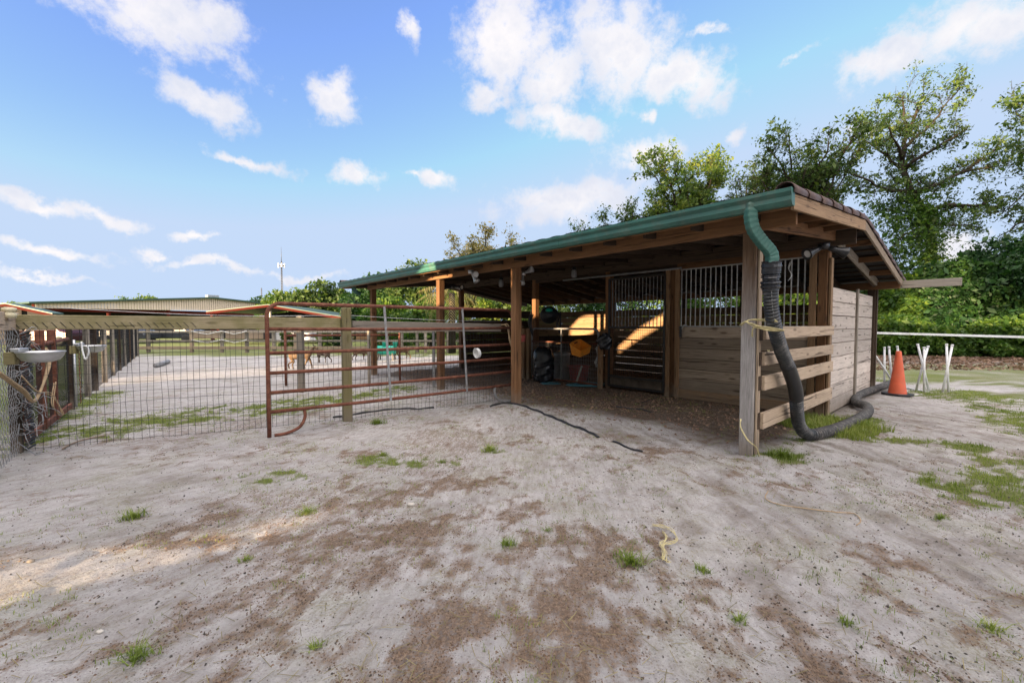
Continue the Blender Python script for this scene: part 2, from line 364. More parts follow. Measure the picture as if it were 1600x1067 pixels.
def leafquads(C, size, flat=0.0, aspect=.5):
    n = len(C); a = RNG.normal(size=(n, 3)); a[:, 2] *= (1 - flat); a /= np.linalg.norm(a, axis=1)[:, None]
    b = RNG.normal(size=(n, 3)); b -= (b * a).sum(1)[:, None] * a; b /= np.linalg.norm(b, axis=1)[:, None]
    s = (size * np.clip(RNG.lognormal(-.12, .45, n), .35, 2.4))[:, None]
    a = a * s; b = b * s * aspect; nn = np.cross(a, b); nn = nn / np.linalg.norm(nn, axis=1)[:, None] * s * .12
    return np.stack([C - a, C + b + nn, C + a, C - b + nn], 1)
def smooth_path(pts, step=.05):
    pts = [Vector(p) for p in pts]; out = []
    q = [pts[0] * 2 - pts[1]] + pts + [pts[-1] * 2 - pts[-2]]
    for i in range(1, len(q) - 2):
        n = max(2, int((q[i + 1] - q[i]).length / step))
        for j in range(n):
            t = j / n; a, b, c, d = q[i - 1], q[i], q[i + 1], q[i + 2]
            out.append(.5 * ((2 * b) + (c - a) * t + (2 * a - 5 * b + 4 * c - d) * t * t + (3 * b - a - 3 * c + d) * t ** 3))
    out.append(pts[-1]); return out
# value noise for the terrain and the masks
def _h(ix, iy, s):
    n = (ix.astype(np.int64) * 374761393 + iy.astype(np.int64) * 668265263 + s * 1442695041) & 0xffffffff
    n = ((n ^ (n >> 13)) * 1274126177) & 0xffffffff; n = n ^ (n >> 16); return (n & 0xffffff) / float(0xffffff)
def vnoise(x, y, s=0):
    ix = np.floor(x); iy = np.floor(y); fx = x - ix; fy = y - iy; fx = fx * fx * (3 - 2 * fx); fy = fy * fy * (3 - 2 * fy)
    return (_h(ix, iy, s) * (1 - fx) + _h(ix + 1, iy, s) * fx) * (1 - fy) + (_h(ix, iy + 1, s) * (1 - fx) + _h(ix + 1, iy + 1, s) * fx) * fy
def fbm(x, y, o=4, s=0, g=.5):
    t = 0; a = 1; n = 0
    for i in range(o): t = t + a * vnoise(x * 2 ** i, y * 2 ** i, s + i); n += a; a *= g
    return t / n

# ------------------------------------------------------------------ barn frame of reference
E_U = Vector((-.66, .7513, 0)).normalized(); E_V = Vector((.7513, .66, 0)).normalized(); B0 = Vector((2.67, 4.77, 0))
def B(s, v, z=0): return B0 + E_U * s + E_V * v + Vector((0, 0, z))
UPZ = Vector((0, 0, 1))

# ------------------------------------------------------------------ terrain
def axis(lo, hi, d, far):
    a = list(np.arange(lo, hi, d)); st = d; x = hi
    while x < far: a.append(x); st *= 1.09; x += st
    a.append(far); st = d; x = lo; b = []
    while x > -far: x -= st; st *= 1.09; b.append(max(x, -far))
    return np.array(sorted(set(b)) + a)
def ell(X, Y, px, py, a, b, rot=0, soft=.5):       # patch centred at a photo pixel's ground point, size in metres
    c = G(px, py); dx = X - c.x; dy = Y - c.y; r = R(rot)
    u = dx * math.cos(r) + dy * math.sin(r); v = -dx * math.sin(r) + dy * math.cos(r)
    return np.clip((1 - np.sqrt((u / a) ** 2 + (v / b) ** 2)) / soft, 0, 1)
def strip_mask(X, Y, p, q, w):
    a = G(*p); b = G(*q); dx, dy = b.x - a.x, b.y - a.y; t = np.clip(((X - a.x) * dx + (Y - a.y) * dy) / (dx * dx + dy * dy), 0, 1)
    return np.clip((1 - np.hypot(X - a.x - t * dx, Y - a.y - t * dy) / w) / .75, 0, 1)
def masks(X, Y):
    n1 = fbm(X * 1.3, Y * 1.3, 5, 11); n2 = fbm(X * 5, Y * 5, 4, 31)
    d = np.zeros_like(X)
    for (a, b, w) in [((180,852),(400,797),.10),((250,852),(490,838),.07),((300,1010),(610,850),.27),((20,1060),(270,990),.08),((530,790),(790,745),.15),((560,845),(800,800),.22),
        ((430,832),(560,812),.06),((880,1066),(970,850),.3),((980,850),(1180,960),.2),((1150,1066),(1110,930),.16),((1180,1000),(1330,1066),.14),((640,1060),(720,930),.2),((700,880),(860,830),.18),((1180,720),(1010,700),.1),((60,700),(160,690),.16)]:
        d = np.maximum(d, strip_mask(X, Y, a, b, w * 1.7))
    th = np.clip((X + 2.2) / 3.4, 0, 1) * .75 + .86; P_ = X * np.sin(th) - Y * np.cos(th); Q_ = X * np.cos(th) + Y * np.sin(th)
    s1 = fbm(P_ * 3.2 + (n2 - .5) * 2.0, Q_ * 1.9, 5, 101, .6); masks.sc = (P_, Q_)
    n4 = fbm(X * 14, Y * 14, 3, 61); dirt = np.clip((d * .6 + (s1 - .5) * 1.0 + (n1 - .5) * 1.1 + (n2 - .5) * 1.5 + (n4 - .5) * 1.5 - .10) * 1.35, 0, 1)
    dirt = np.maximum(dirt * (Y < 9), np.clip((fbm(X * .9, Y * .9, 5, 71) - .63) * 5, 0, .45) * (Y > 2.3))
    mx = X - B0.x; my = Y - B0.y; s = mx * E_U.x + my * E_U.y; v = mx * E_V.x + my * E_V.y
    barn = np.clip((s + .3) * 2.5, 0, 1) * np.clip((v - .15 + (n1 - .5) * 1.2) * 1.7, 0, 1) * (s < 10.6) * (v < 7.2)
    g = np.zeros_like(X)
    for (px, py, a, b, rot) in [(1570,770,.5,.75,0),(1620,735,.8,.8,0),(1300,668,.5,.22,35),(1225,712,.22,.18,0),(60,640,1.2,.8,0),(600,612,1.0,.3,0),(60,680,.7,.3,0),(460,640,.8,.25,0),
        (1560,620,2.2,1.2,0),(430,745,.5,.2,0),(640,720,.9,.3,0),(770,705,.2,.12,0)]:
        g = np.maximum(g, ell(X, Y, px, py, a, b, rot, .7))
    for (a, b, w) in [((20,690),(250,655),1.15),((250,655),(440,635),1.1),((440,635),(620,608),.7),((40,655),(130,620),.9),((1250,690),(1350,655),.35),((1200,716),(1240,712),.3),((1480,592),(1640,605),1.5),((1540,770),(1640,740),.55),((1380,690),(1520,700),.3),((1560,640),(1640,680),.6)]: g = np.maximum(g, strip_mask(X, Y, a, b, w))
    far_l = np.clip((Y - 19.5 + (n1 - .5) * 3) / 1.0, 0, 1) * (X < 4) * 1.2
    lft = np.clip((-(X + 5.6) * .78 - (Y - 4.8) * .62) / .5 - .2, 0, 1)      # left of the left fence
    far_r = np.clip((Y - 10.3 + (n1 - .5) * 1.5) / 1.0, 0, 1) * np.clip((X - 7.5) / 1.0, 0, 1) * np.clip((17.0 - Y) / 1.5, 0, 1)
    g = np.clip((g * .9 + (n1 - .5) * 1.7 + (n2 - .5) * 2.2 + (fbm(X * 16, Y * 16, 3, 67) - .5) * 1.6 - .05) * 1.8, 0, 1) * np.clip(g * 2.2, 0, 1) * np.clip((fbm(X * 7, Y * 7, 3, 68) - .30) * 4.5, .1, 1)
    g = np.maximum(g, np.clip((Y - 27) / 3, 0, 1) * 1.0); g = np.maximum(g, np.maximum(far_l * .9, np.maximum(lft * .95, far_r * .8)) * np.clip(.8 + (n1 - .4) * 1.5, .4, 1))
    leafy = np.clip((Y - 16.0 + (n1 - .5) * 2) / 1.0, 0, 1) * np.clip((X - 5) / 2, 0, 1)
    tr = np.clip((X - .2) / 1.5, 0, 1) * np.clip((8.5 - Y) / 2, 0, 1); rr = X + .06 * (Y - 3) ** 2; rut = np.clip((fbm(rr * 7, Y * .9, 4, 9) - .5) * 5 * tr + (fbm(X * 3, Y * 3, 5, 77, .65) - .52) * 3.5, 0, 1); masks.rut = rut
    return dirt, g, barn, leafy
def height(X, Y):
    X = np.asarray(X, dtype=float); Y = np.asarray(Y, dtype=float)
    near = np.clip(1 - (np.abs(Y - 6) - 14) / 6, 0, 1) * np.clip(1 - (np.abs(X) - 16) / 6, 0, 1)
    h = (fbm(X * .55, Y * .55, 3, 3) - .5) * .07 + (fbm(X * 4, Y * 4, 4, 5, .6) - .5) * .026
    tr = np.clip((X - .6) / 1.2, 0, 1) * np.clip((7.2 - Y) / 1.5, 0, 1)          # wheel ruts on the right
    rr = X + .10 * (Y - 3) ** 2 * .6
    h = h + tr * (fbm(rr * 5.5, Y * .7, 3, 9) - .5) * .075
    # hoof prints
    h = h + (fbm(X * 9, Y * 9, 3, 55, .6) - .5) * .02; hp = vnoise(X * 7.5, Y * 7.5, 44); h = h - np.clip(hp - .74, 0, 1) * .10
    mx = X - B0.x; my = Y - B0.y; s = mx * E_U.x + my * E_U.y; v = mx * E_V.x + my * E_V.y
    h = h * (1 - .45 * np.clip(-X - .6, 0, 1)); inside = (np.clip((v - .0) / .6, 0, 1)) * np.clip((s + .5) * 2, 0, 1) * (s < 11) * (v < 7.5)
    h = h * (1 - inside * .6)
    return h * near
def hz_(x, y): return float(height(np.array([x]), np.array([y]))[0])
xs = axis(-6.0, 6.5, .032, 900); ys = axis(1.2, 9.0, .032, 900)
XX, YY = np.meshgrid(xs, ys); ZZ = height(XX, YY)
dirt, grs, brn, lfy = masks(XX, YY); rut_shade_ = masks.rut; scp, scq = masks.sc
ny, nx = XX.shape
me = bpy.data.meshes.new('ground'); me.vertices.add(nx * ny)
me.vertices.foreach_set('co', np.stack([XX, YY, ZZ], -1).astype(np.float32).ravel())
ii = (np.arange(ny - 1)[:, None] * nx + np.arange(nx - 1)[None, :]).ravel()
fc = np.stack([ii, ii + 1, ii + nx + 1, ii + nx], 1).astype(np.int32)
me.loops.add(fc.size); me.loops.foreach_set('vertex_index', fc.ravel())
me.polygons.add(len(fc)); me.polygons.foreach_set('loop_start', np.arange(0, fc.size, 4, dtype=np.int32))
me.polygons.foreach_set('use_smooth', np.ones(len(fc), dtype=bool)); me.update(calc_edges=True)
for nm, arr in (('dirt', dirt), ('grs', grs), ('brn', brn), ('lfy', lfy), ('rut', rut_shade_), ('scp', scp), ('scq', scq)):
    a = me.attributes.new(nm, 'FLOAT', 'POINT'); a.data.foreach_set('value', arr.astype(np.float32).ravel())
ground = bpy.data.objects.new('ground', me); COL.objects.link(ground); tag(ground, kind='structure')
m, nt, bs = newmat('sandy_ground')
geo = node(nt, 'ShaderNodeNewGeometry'); pos = geo.outputs['Position']
A = lambda n: node(nt, 'ShaderNodeAttribute', attribute_name=n).outputs['Fac']
f0 = tnoise(nt, pos, 1.1, 6, .6); f1 = tnoise(nt, pos, 60, 5, .7); f2 = tnoise(nt, pos, 9, 7, .7); f3 = tnoise(nt, pos, 260, 2, .6)
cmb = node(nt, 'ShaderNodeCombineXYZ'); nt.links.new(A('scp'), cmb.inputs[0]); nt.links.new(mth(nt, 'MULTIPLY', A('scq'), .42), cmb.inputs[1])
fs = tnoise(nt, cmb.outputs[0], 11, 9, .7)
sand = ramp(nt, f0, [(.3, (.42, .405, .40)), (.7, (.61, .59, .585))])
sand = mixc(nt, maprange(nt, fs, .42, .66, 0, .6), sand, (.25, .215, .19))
sand = mixc(nt, mth(nt, 'MULTIPLY', maprange(nt, tnoise(nt, pos, 1.7, 4), .48, .68, 0, .5), maprange(nt, f1, .35, .6)), sand, (.26, .27, .13))
sand = mixc(nt, maprange(nt, f1, .52, .72, 0, .5), sand, (.22, .18, .155))
sand = mixc(nt, maprange(nt, f3, .5, .8, 0, .35), sand, (.7, .66, .6))
sand = mixc(nt, mth(nt, 'MULTIPLY', A('rut'), maprange(nt, f2, .3, .65, .15, .75)), sand, (.20, .165, .135))  # dark streaks in the sand colour stand in for shading in the ruts
v2 = node(nt, 'ShaderNodeTexVoronoi'); setv(v2, 'Scale', 75); nt.links.new(pos, v2.inputs['Vector'])
sand = mixc(nt, mth(nt, 'MULTIPLY', maprange(nt, v2.outputs['Distance'], .28, .16), maprange(nt, tnoise(nt, pos, 4.3, 4), .42, .62, 0, .75)), sand, (.13, .105, .085))
vo = node(nt, 'ShaderNodeTexVoronoi'); setv(vo, 'Scale', 34); nt.links.new(pos, vo.inputs['Vector'])
sp1 = mth(nt, 'MULTIPLY', maprange(nt, vo.outputs['Distance'], .22, .12), maprange(nt, tnoise(nt, pos, 3, 3), .45, .6))
sand = mixc(nt, mth(nt, 'MULTIPLY', sp1, .75), sand, (.10, .08, .065))
soil = ramp(nt, f1, [(.36, (.06, .038, .025)), (.5, (.185, .12, .075)), (.66, (.37, .265, .18))])

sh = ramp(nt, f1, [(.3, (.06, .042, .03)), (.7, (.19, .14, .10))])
gr = ramp(nt, f1, [(.3, (.075, .105, .02)), (.7, (.20, .24, .055))])
gr = mixc(nt, maprange(nt, f0, .4, .65, 0, .5), gr, (.22, .2, .10))
lf = ramp(nt, f1, [(.3, (.07, .045, .035)), (.7, (.22, .15, .11))])
dn = mth(nt, 'ADD', mth(nt, 'MULTIPLY', mth(nt, 'SUBTRACT', mth(nt, 'ADD', mth(nt, 'MULTIPLY', f2, .4), mth(nt, 'MULTIPLY', fs, .6)), .5), 2.6), mth(nt, 'MULTIPLY', mth(nt, 'SUBTRACT', f1, .5), 1.6))
c = mixc(nt, maprange(nt, mth(nt, 'ADD', A('dirt'), dn), .2, 1.0, 0, .85), sand, soil)
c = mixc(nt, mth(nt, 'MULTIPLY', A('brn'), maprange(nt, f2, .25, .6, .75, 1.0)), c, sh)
c = mixc(nt, maprange(nt, mth(nt, 'ADD', A('grs'), mth(nt, 'MULTIPLY', mth(nt, 'SUBTRACT', f1, .5), 1.6)), .2, .85, 0, .93), c, gr)
c = mixc(nt, mth(nt, 'MULTIPLY', A('lfy'), .9), c, lf)
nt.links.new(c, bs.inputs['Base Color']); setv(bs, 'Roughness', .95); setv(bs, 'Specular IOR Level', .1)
bump(nt, bs, mth(nt, 'ADD', mth(nt, 'ADD', mth(nt, 'MULTIPLY', f2, 4), mth(nt, 'MULTIPLY', f1, 1.5)), mth(nt, 'MULTIPLY', f3, .3)), 1.0, .02)
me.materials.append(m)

# ------------------------------------------------------------------ stable
barn = thing('stable_barn', 'open fronted wooden horse stable with green gutter and brown tiled roof', 'stable', B(0, 0))
PB = barn
def postp(s, v, z1, w=.14, mat='post', z0=-.15, lean=(0, 0)):
    return MB().beam(B(s, v, z0), B(s + lean[0], v + lean[1], z1), w, w, E_V).build('post', M[mat], PB, .006)
SR = [0, 3.93, 6.5, 10.15]
for s in SR: postp(s, 0, 2.7, .14 if s else .145, 'post_w' if s == 0 else 'post')
for s in (0, 2.5, 4.1, 6.54, 10.1): postp(s, 3.05, 2.86)
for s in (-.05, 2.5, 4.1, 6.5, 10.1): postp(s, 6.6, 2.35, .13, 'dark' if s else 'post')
# header beams
MB().beam(B(-.45, -.095, 2.585), B(10.3, -.095, 2.585), .045, .23).build('front_beam', M['beam'], PB, .004)
MB().beam(B(-.1, .095, 2.6), B(10.3, .095, 2.6), .045, .2).build('front_beam', M['beam'], PB, .004)
MB().beam(B(-.4, 2.95, 2.78), B(10.3, 2.95, 2.78), .045, .22).build('middle_beam', M['dark'], PB, .004)
MB().beam(B(-1.36, 6.68, 2.28), B(10.4, 6.68, 2.28), .05, .15).build('rear_beam', M['grey'], PB, .004)
MB().beam(B(-.5, 6.50, 2.27), B(10.3, 6.50, 2.27), .05, .15).build('rear_beam', M['post'], PB, .004)
# roof: front slope -0.4..2.87, rear slope 2.87..6.95
ZF, ZR, ZB = 2.72, 3.00, 2.38; VF, VR, VB = -.42, 2.87, 6.85; S0, S1 = -.5, 11.4
def roofz(v): return ZF + (ZR - ZF) * (v - VF) / (VR - VF) if v < VR else ZR + (ZB - ZR) * (v - VR) / (VB - VR)
rb = MB()
for s in np.arange(-.1, 11.3, .61):
    rb.beam(B(s, VF + .05, roofz(VF) - .115), B(s, VR - .01, ZR - .115), .04, .14)
    rb.beam(B(s + .001, VR + .01, ZR - .115), B(s + .001, VB - .05, ZB - .115), .04, .14)
rb.build('rafters', M['dark'], PB)
pb = MB()
for v in np.arange(VF + .1, VB - .05, .36): pb.beam(B(S0 + .04, v, roofz(v) - .028), B(S1 - .04, v, roofz(v) - .028), .07, .028)
pb.build('purlins', M['dark'], PB)
# tile sheet with barrel waves and stepped courses
ns = 480; vv = []
for k0, k1 in ((VF - .05, VR), (VR, VB + .05)):
    n = round((k1 - k0) / .36)
    for i in range(n):
        a = k0 + (k1 - k0) * i / n; b = k0 + (k1 - k0) * (i + 1) / n
        up = k0 < 0
        vv += [(a + .002, .0 if up else .028), (b - .002, .028 if up else .0)] if False else [(a + .002, .028 if up else 0), (b - .002, 0 if up else .028)]
SS = np.linspace(S0, S1, ns); tv = []; 
for (v, dz) in vv:
    for s in SS: tv.append(B(s, v, roofz(min(max(v, VF), VB)) + dz + .008 + .016 * abs(math.sin(math.pi * s / .30))))
fs = [(i * ns + k, i * ns + k + 1, (i + 1) * ns + k + 1, (i + 1) * ns + k) for i in range(len(vv) - 1) for k in range(ns - 1)]
roof = MB().add(tv, fs, None, True).build('roof', M['tile'], PB)
roof['label'] = 'brown barrel tiled roof sheets'
lm = MB()
lm.prism([B(S0 + .03, VF + .02, ZF - .012), B(S0 + .03, VR, ZR - .012), B(S0 + .03, VR, ZR + .0), B(S0 + .03, VF + .02, ZF + .0)], E_U * (S1 - S0 - .06))
lm.prism([B(S0 + .03, VR + .002, ZR - .012), B(S0 + .03, VB - .02, ZB - .012), B(S0 + .03, VB - .02, ZB), B(S0 + .03, VR + .002, ZR)], E_U * (S1 - S0 - .06))
lm.build('roof_lining', M['under'], PB)
# ridge cap and rake tiles
for (S, sg) in ((S0, 1), (S1, -1)):
    for k0, k1 in ((VF - .06, VR + .02), (VR, VB + .06)):
        n = round((k1 - k0) / .47)
        for i in range(n):
            a = k0 + (k1 - k0) * i / n; b = k0 + (k1 - k0) * (i + 1) / n; front = k0 < 0
            r0, r1 = (.088, .072) if front else (.072, .088)
            vs = []; m_ = 10; pa = a - (.03 if front else 0); pb_ = b + (0 if front else .03)
            for (v, r) in ((pa, r0), (pb_, r1)):
                zz = ZF + (ZR - ZF) * (v - VF) / (VR - VF) if front else ZR + (ZB - ZR) * (v - VR) / (VB - VR)
                zz += random.uniform(-.006, .006)
                for q in range(m_):
                    an = math.pi * (q / (m_ - 1)) * 1.25 - .12 * math.pi
                    rr = r if q % 2 == 0 or True else r
                    vs.append(B(S + sg * (.045 - math.cos(an) * rr * 1.05), v, zz + .012 + math.sin(an) * rr * .95))
                for q in range(m_):
                    an = math.pi * (q / (m_ - 1)) * 1.25 - .12 * math.pi
                    vs.append(B(S + sg * (.045 - math.cos(an) * (r - .006)), v, zz + .012 + math.sin(an) * (r - .006) * .95))
            o = 2 * m_; f = [(q, q + 1, o + q + 1, o + q) for q in range(m_ - 1)] + [(m_ + q + 1, m_ + q, o + m_ + q, o + m_ + q + 1) for q in range(m_ - 1)]
            f += [(q + 1, q, m_ + q, m_ + q + 1) for q in range(m_ - 1)] + [(o + q, o + q + 1, o + m_ + q + 1, o + m_ + q) for q in range(m_ - 1)]
            MB().add(vs, f, None, True).build('rake_tile', M['tile_edge'], PB)
for i in range(30):
    a = S0 + (S1 - S0) * i / 30; b = a + (S1 - S0) / 30 + .03
    MB().tube([B(a, VR, ZR + .0), B(b, VR, ZR + .0)], [.085, .07], 12).build('ridge_tile', M['tile'], PB) if i < 10 else None
MB().tube([B(S0 + 3.9, VR, ZR), B(S1, VR, ZR)], .078, 12).build('ridge_cap', M['tile'], PB)
# rake fascia boards, pale
for S in (S0 - .002, S1 + .002):
    mt = M['fresh']
    MB().beam(B(S, VF - .02, ZF - .095), B(S, VR - .004, ZR - .095), .03, .15).build('rake_board', mt, PB, .003)
    MB().beam(B(S, VR + .004, ZR - .095), B(S, VB + .02, ZB - .095), .03, .13).build('rake_board', M['rail'], PB, .003)
MB().beam(B(S0 + .02, VF - .015, ZF - .09), B(S1 - .02, VF - .015, ZF - .09), .02, .13).build('eave_board', M['beam'], PB)
# outrigger blocks under the gable overhang
for v in (.75, 1.5, 2.25, 3.6, 4.6, 5.6): MB().beam(B(S0 + .02, v, roofz(v) - .12), B(-.12, v, roofz(v) - .12), .04, .09).build('outrigger', M['beam'], PB)
MB().beam(B(-.13, -.05, 2.56), B(-.13, 3.0, 2.83), .04, .15).build('gable_tie', M['beam'], PB, .003)
MB().beam(B(-.13, 3.1, 2.80), B(-.13, 6.6, 2.33), .04, .14).build('gable_tie', M['grey'], PB, .003)
# gutter (K profile) and downspouts
gp = [(0, .135), (0, 0), (-.075, 0), (-.10, .035), (-.095, .075), (-.125, .105), (-.125, .135), (-.118, .135), (-.118, .108), (-.088, .078), (-.093, .036), (-.072, .006), (-.006, .006), (-.006, .135)]
gt = MB().prism([B(S0 - .02, VF - .03 + a, ZF - .14 + b * 1.12) for a, b in gp], E_U * (S1 - S0 + .04))
gut = gt.build('gutter', M['green'], PB)
gp2 = [(0, .137), (0, -.002), (-.076, -.002), (-.102, .034), (-.097, .076), (-.127, .105), (-.127, .137)]
for S in (S0 - .026, S1 + .022):
    o = MB().prism([B(S, VF - .03 + a, ZF - .14 + b * 1.12) for a, b in gp2], E_U * .004).build('end_cap', M['green'], gut); o.location = -B(0, 0) if False else o.location - PB.location
for s_ in (2.4, 5.4, 8.4): MB().prism([B(s_, VF - .03 + a, ZF - .14 + b * 1.12) for a, b in [(0, .138), (0, -.004), (-.078, -.004), (-.105, .033), (-.100, .077), (-.130, .105), (-.130, .139)]], E_U * .05).build('gutter_joint', M['green'], PB)
for s_ in np.arange(.2, 11.2, .9): MB().beam(B(s_, VF - .02, ZF + .005), B(s_, VF - .155, ZF + .012), .03, .004).build('gutter_hanger', M['galv'], PB)
def rect_tube(mb, pts, w, h, up):
    pts = [Vector(p) for p in pts]; vs = []; n = len(pts)
    for i, p in enumerate(pts):
        t = (pts[min(i + 1, n - 1)] - pts[max(i - 1, 0)]).normalized(); sd = t.cross(Vector(up)).normalized(); u2 = sd.cross(t)
        k = 1.0 + (.07 if i % 2 else -.0)
        for a, b in ((-1, -.8), (-.8, -1), (.8, -1), (1, -.8), (1, .8), (.8, 1), (-.8, 1), (-1, .8)): vs.append(p + sd * (a * w / 2 * k) + u2 * (b * h / 2 * k))
    fs = [(i * 8 + k, i * 8 + (k + 1) % 8, i * 8 + 8 + (k + 1) % 8, i * 8 + 8 + k) for i in range(n - 1) for k in range(8)]
    fs += [tuple(range(7, -1, -1)), tuple(range((n - 1) * 8, n * 8))]
    return mb.add(vs, fs, None, False)
dsp = smooth_path([P(1175, 318, 4.30), P(1173, 338, 4.30), P(1177, 358, 4.31), P(1190, 377, 4.34), P(1202, 391, 4.37), P(1206, 400, 4.38), P(1206, 412, 4.38)], .022)
ds = rect_tube(MB(), dsp, .10, .085, (0, 1, 0)).build('downspout', M['green'], PB); ds['label'] = 'green ribbed downspout elbow bending over to the black pipe'
dsp2 = smooth_path([P(553, 446, 12.6), P(553, 452, 12.6), P(557, 457, 12.65), P(563, 459, 12.75)], .03)
rect_tube(MB(), dsp2, .11, .09, (0, 1, 0)).build('downspout', M['green'], PB)
# stall front wall, s 0..2.5 at v=3.0
def planks(s0, v0, s1, v1, z0, z1, n, mat, name, th=.035, gap=.007, top=None, parent=PB):
    mb = MB(); h = (z1 - z0) / n
    for i in range(n):
        z = z0 + h * (i + .5); mb.beam(B(s0, v0, z), B(s1, v1, z), th, h - gap - random.uniform(0, .004), UPZ, .002)
    return mb.build(name, mat, parent, .003)
planks(.07, 2.985, 2.42, 2.985, .17, 1.41, 6, M['plank'], 'stall_wall')
MB().beam(B(.07, 2.97, .09), B(2.42, 2.97, .09), .04, .17).build('base_board', M['inner'], PB, .004)
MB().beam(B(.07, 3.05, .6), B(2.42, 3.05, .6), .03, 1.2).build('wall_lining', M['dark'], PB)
MB().beam(B(.07, 2.98, 2.60), B(2.42, 2.98, 2.60), .05, .09).build('grille_header', M['post'], PB, .004)
MB().beam(B(.07, 2.98, 2.66), B(2.42, 2.98, 2.66), .03, .06).build('grille_header', M['beam'], PB, .004)
gm = MB(); 
for z in (1.425, 2.545): gm.beam(B(.10, 2.985, z), B(2.40, 2.985, z), .03, .025)
for s in np.arange(.16, 2.39, .0945): gm.tube([B(s, 2.985, 1.43), B(s, 2.985, 2.54)], .0115, 8, False)
gm.build('bar_grille', M['barsteel'], PB)
# trim boards flanking the stall posts
for (s, v, w) in ((.13, 2.95, .1), (2.39, 2.95, .09), (2.60, 2.96, .1), (-.0, 2.955, .12)):
    MB().beam(B(s, v - .012, -.05), B(s, v - .012, 2.58), .035, w, E_U).build('post_trim', M['inner'] if s else M['post'], PB, .004)
MB().beam(B(-.09, 3.02, -.05), B(-.09, 3.02, 2.5), .035, .12, E_V).build('post_trim', M['fresh'], PB, .004)
MB().beam(B(-.09, .0, -.05), B(-.09, .0, 2.44), .02, .09, E_V).build('post_trim', M['rail'], PB, .003)
# sliding door in front of the doorway
door = MB()
D0, D1, DV = 2.66, 4.02, 2.93
for s in (D0, D1): door.beam(B(s, DV, .06), B(s, DV, 2.5), .04, .045, E_U)
for z in (.08, .30, 1.40, 2.48): door.beam(B(D0, DV, z), B(D1, DV, z), .04, .045)
dr = door.build('sliding_door', M['blacksteel'], PB, .003)
def child(o, par):                      # a sub-part: keep world position
    o.location = o.location - par.location; return o
db = MB()
for s in np.arange(D0 + .085, D1 - .03, .085): db.tube([B(s, DV, 1.42), B(s, DV, 2.46)], .009, 6, False)
o = db.build('bar_grille', M['rustgrey'], dr); o.location = (0, 0, 0); o.matrix_parent_inverse = Matrix.Identity(4)
dm = MB()
for s in np.arange(D0 + .03, D1 - .02, .052): dm.beam(B(s, DV, .31), B(s, DV, 1.39), .004, .004)
for z in np.arange(.34, 1.39, .052): dm.beam(B(D0, DV, z), B(D1, DV, z), .004, .004)
o2 = dm.build('wire_mesh', M['wire'], dr)
o3 = MB().beam(B(D0 + .04, DV, .19), B(D1 - .04, DV, .19), .028, .17).build('kick_board', M['dark'], dr, .003); o3['label'] = 'brown kick board along the door bottom'
o4 = MB().tube([B(D0 - .01, DV - .05, 1.55), B(D0 - .01, DV - .05, 1.85)], .014, 8).build('handle', M['galv'], dr)
for q in (o, o2, o3, o4): q.location = (0, 0, 0)
for q in (dr,): 
    for c_ in (o, o2, o3, o4): c_.matrix_parent_inverse = Matrix.Translation(-Vector(B(0, 0)) )if False else c_.matrix_parent_inverse
MB().tube([B(2.3, 2.9, 2.57), B(5.4, 2.9, 2.57)], .022, 8).build('door_track', M['rustgrey'], PB)
MB().beam(B(2.4, 3.0, 2.64), B(6.6, 3.0, 2.64), .04, .12).build('door_header', M['dark'], PB, .003)
# rear wall, gable wall, end wall, partitions
planks(0.02, 6.53, 10.1, 6.53, .02, 1.93, 9, M['inner'], 'rear_wall')
gw = MB(); hb = 2.04 / 9
for i in range(9):
    for (v0, v1) in ((3.13, 4.95), (4.97, 6.54)):
        z = .02 + hb * (i + .5); gw.beam(B(-.055, v0, z), B(-.055, v1, z), .035, hb - .008 - random.uniform(0, .004), UPZ, .003)
gw.build('gable_wall', M['gable'], PB, .003)
MB().beam(B(-.09, 4.96, 0), B(-.09, 4.96, 2.12), .035, .09, E_V).build('batten', M['grey'], PB, .003)
MB().beam(B(-.12, 6.62, 0), B(-.12, 6.62, 2.22), .05, .10, E_V).build('batten', M['dark'], PB, .003)
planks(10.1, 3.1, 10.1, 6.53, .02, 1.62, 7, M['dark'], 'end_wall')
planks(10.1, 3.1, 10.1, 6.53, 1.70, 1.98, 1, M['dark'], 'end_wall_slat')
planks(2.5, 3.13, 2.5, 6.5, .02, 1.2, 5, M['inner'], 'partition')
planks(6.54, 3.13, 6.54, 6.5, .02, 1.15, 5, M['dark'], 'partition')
MB().beam(B(3.0, 4.2, .0), B(3.0, 4.2, .0), .02, .02) 
# aisle fence boards between corner post and stall post
for (z, h, a, b) in ((1.36, .14, .06, 3.03), (1.075, .145, .04, 3.02), (.805, .16, .05, 3.03), (.385, .18, .03, 3.02)):
    MB().beam(B(-.125, a, z + .0), B(-.125, b, z + random.uniform(-.01, .01)), .038, h).build('fence_board', M['rail'], PB, .004)
for z, h in ((1.36, .16), (1.075, .15), (.805, .16), (.385, .18)): MB().beam(B(-.085, -.02, z), B(-.085, .07, z), .05, h).build('cleat', M['dark'], PB, .003)
# short double post in the back
MB().beam(B(6.65, 2.75, -.1), B(6.65, 2.75, 1.36), .1, .14, E_V).build('short_post', M['inner'], PB, .005)
MB().beam(B(6.50, 2.78, -.1), B(6.50, 2.78, 1.37), .1, .14, E_V).build('short_post', M['inner'], PB, .005)
MB().beam(B(4.16, 2.8, -.1), B(4.16, 2.8, .98), .09, .09, E_V).build('short_post', M['inner'], PB, .005)
# concrete / rubber pad under the aisle

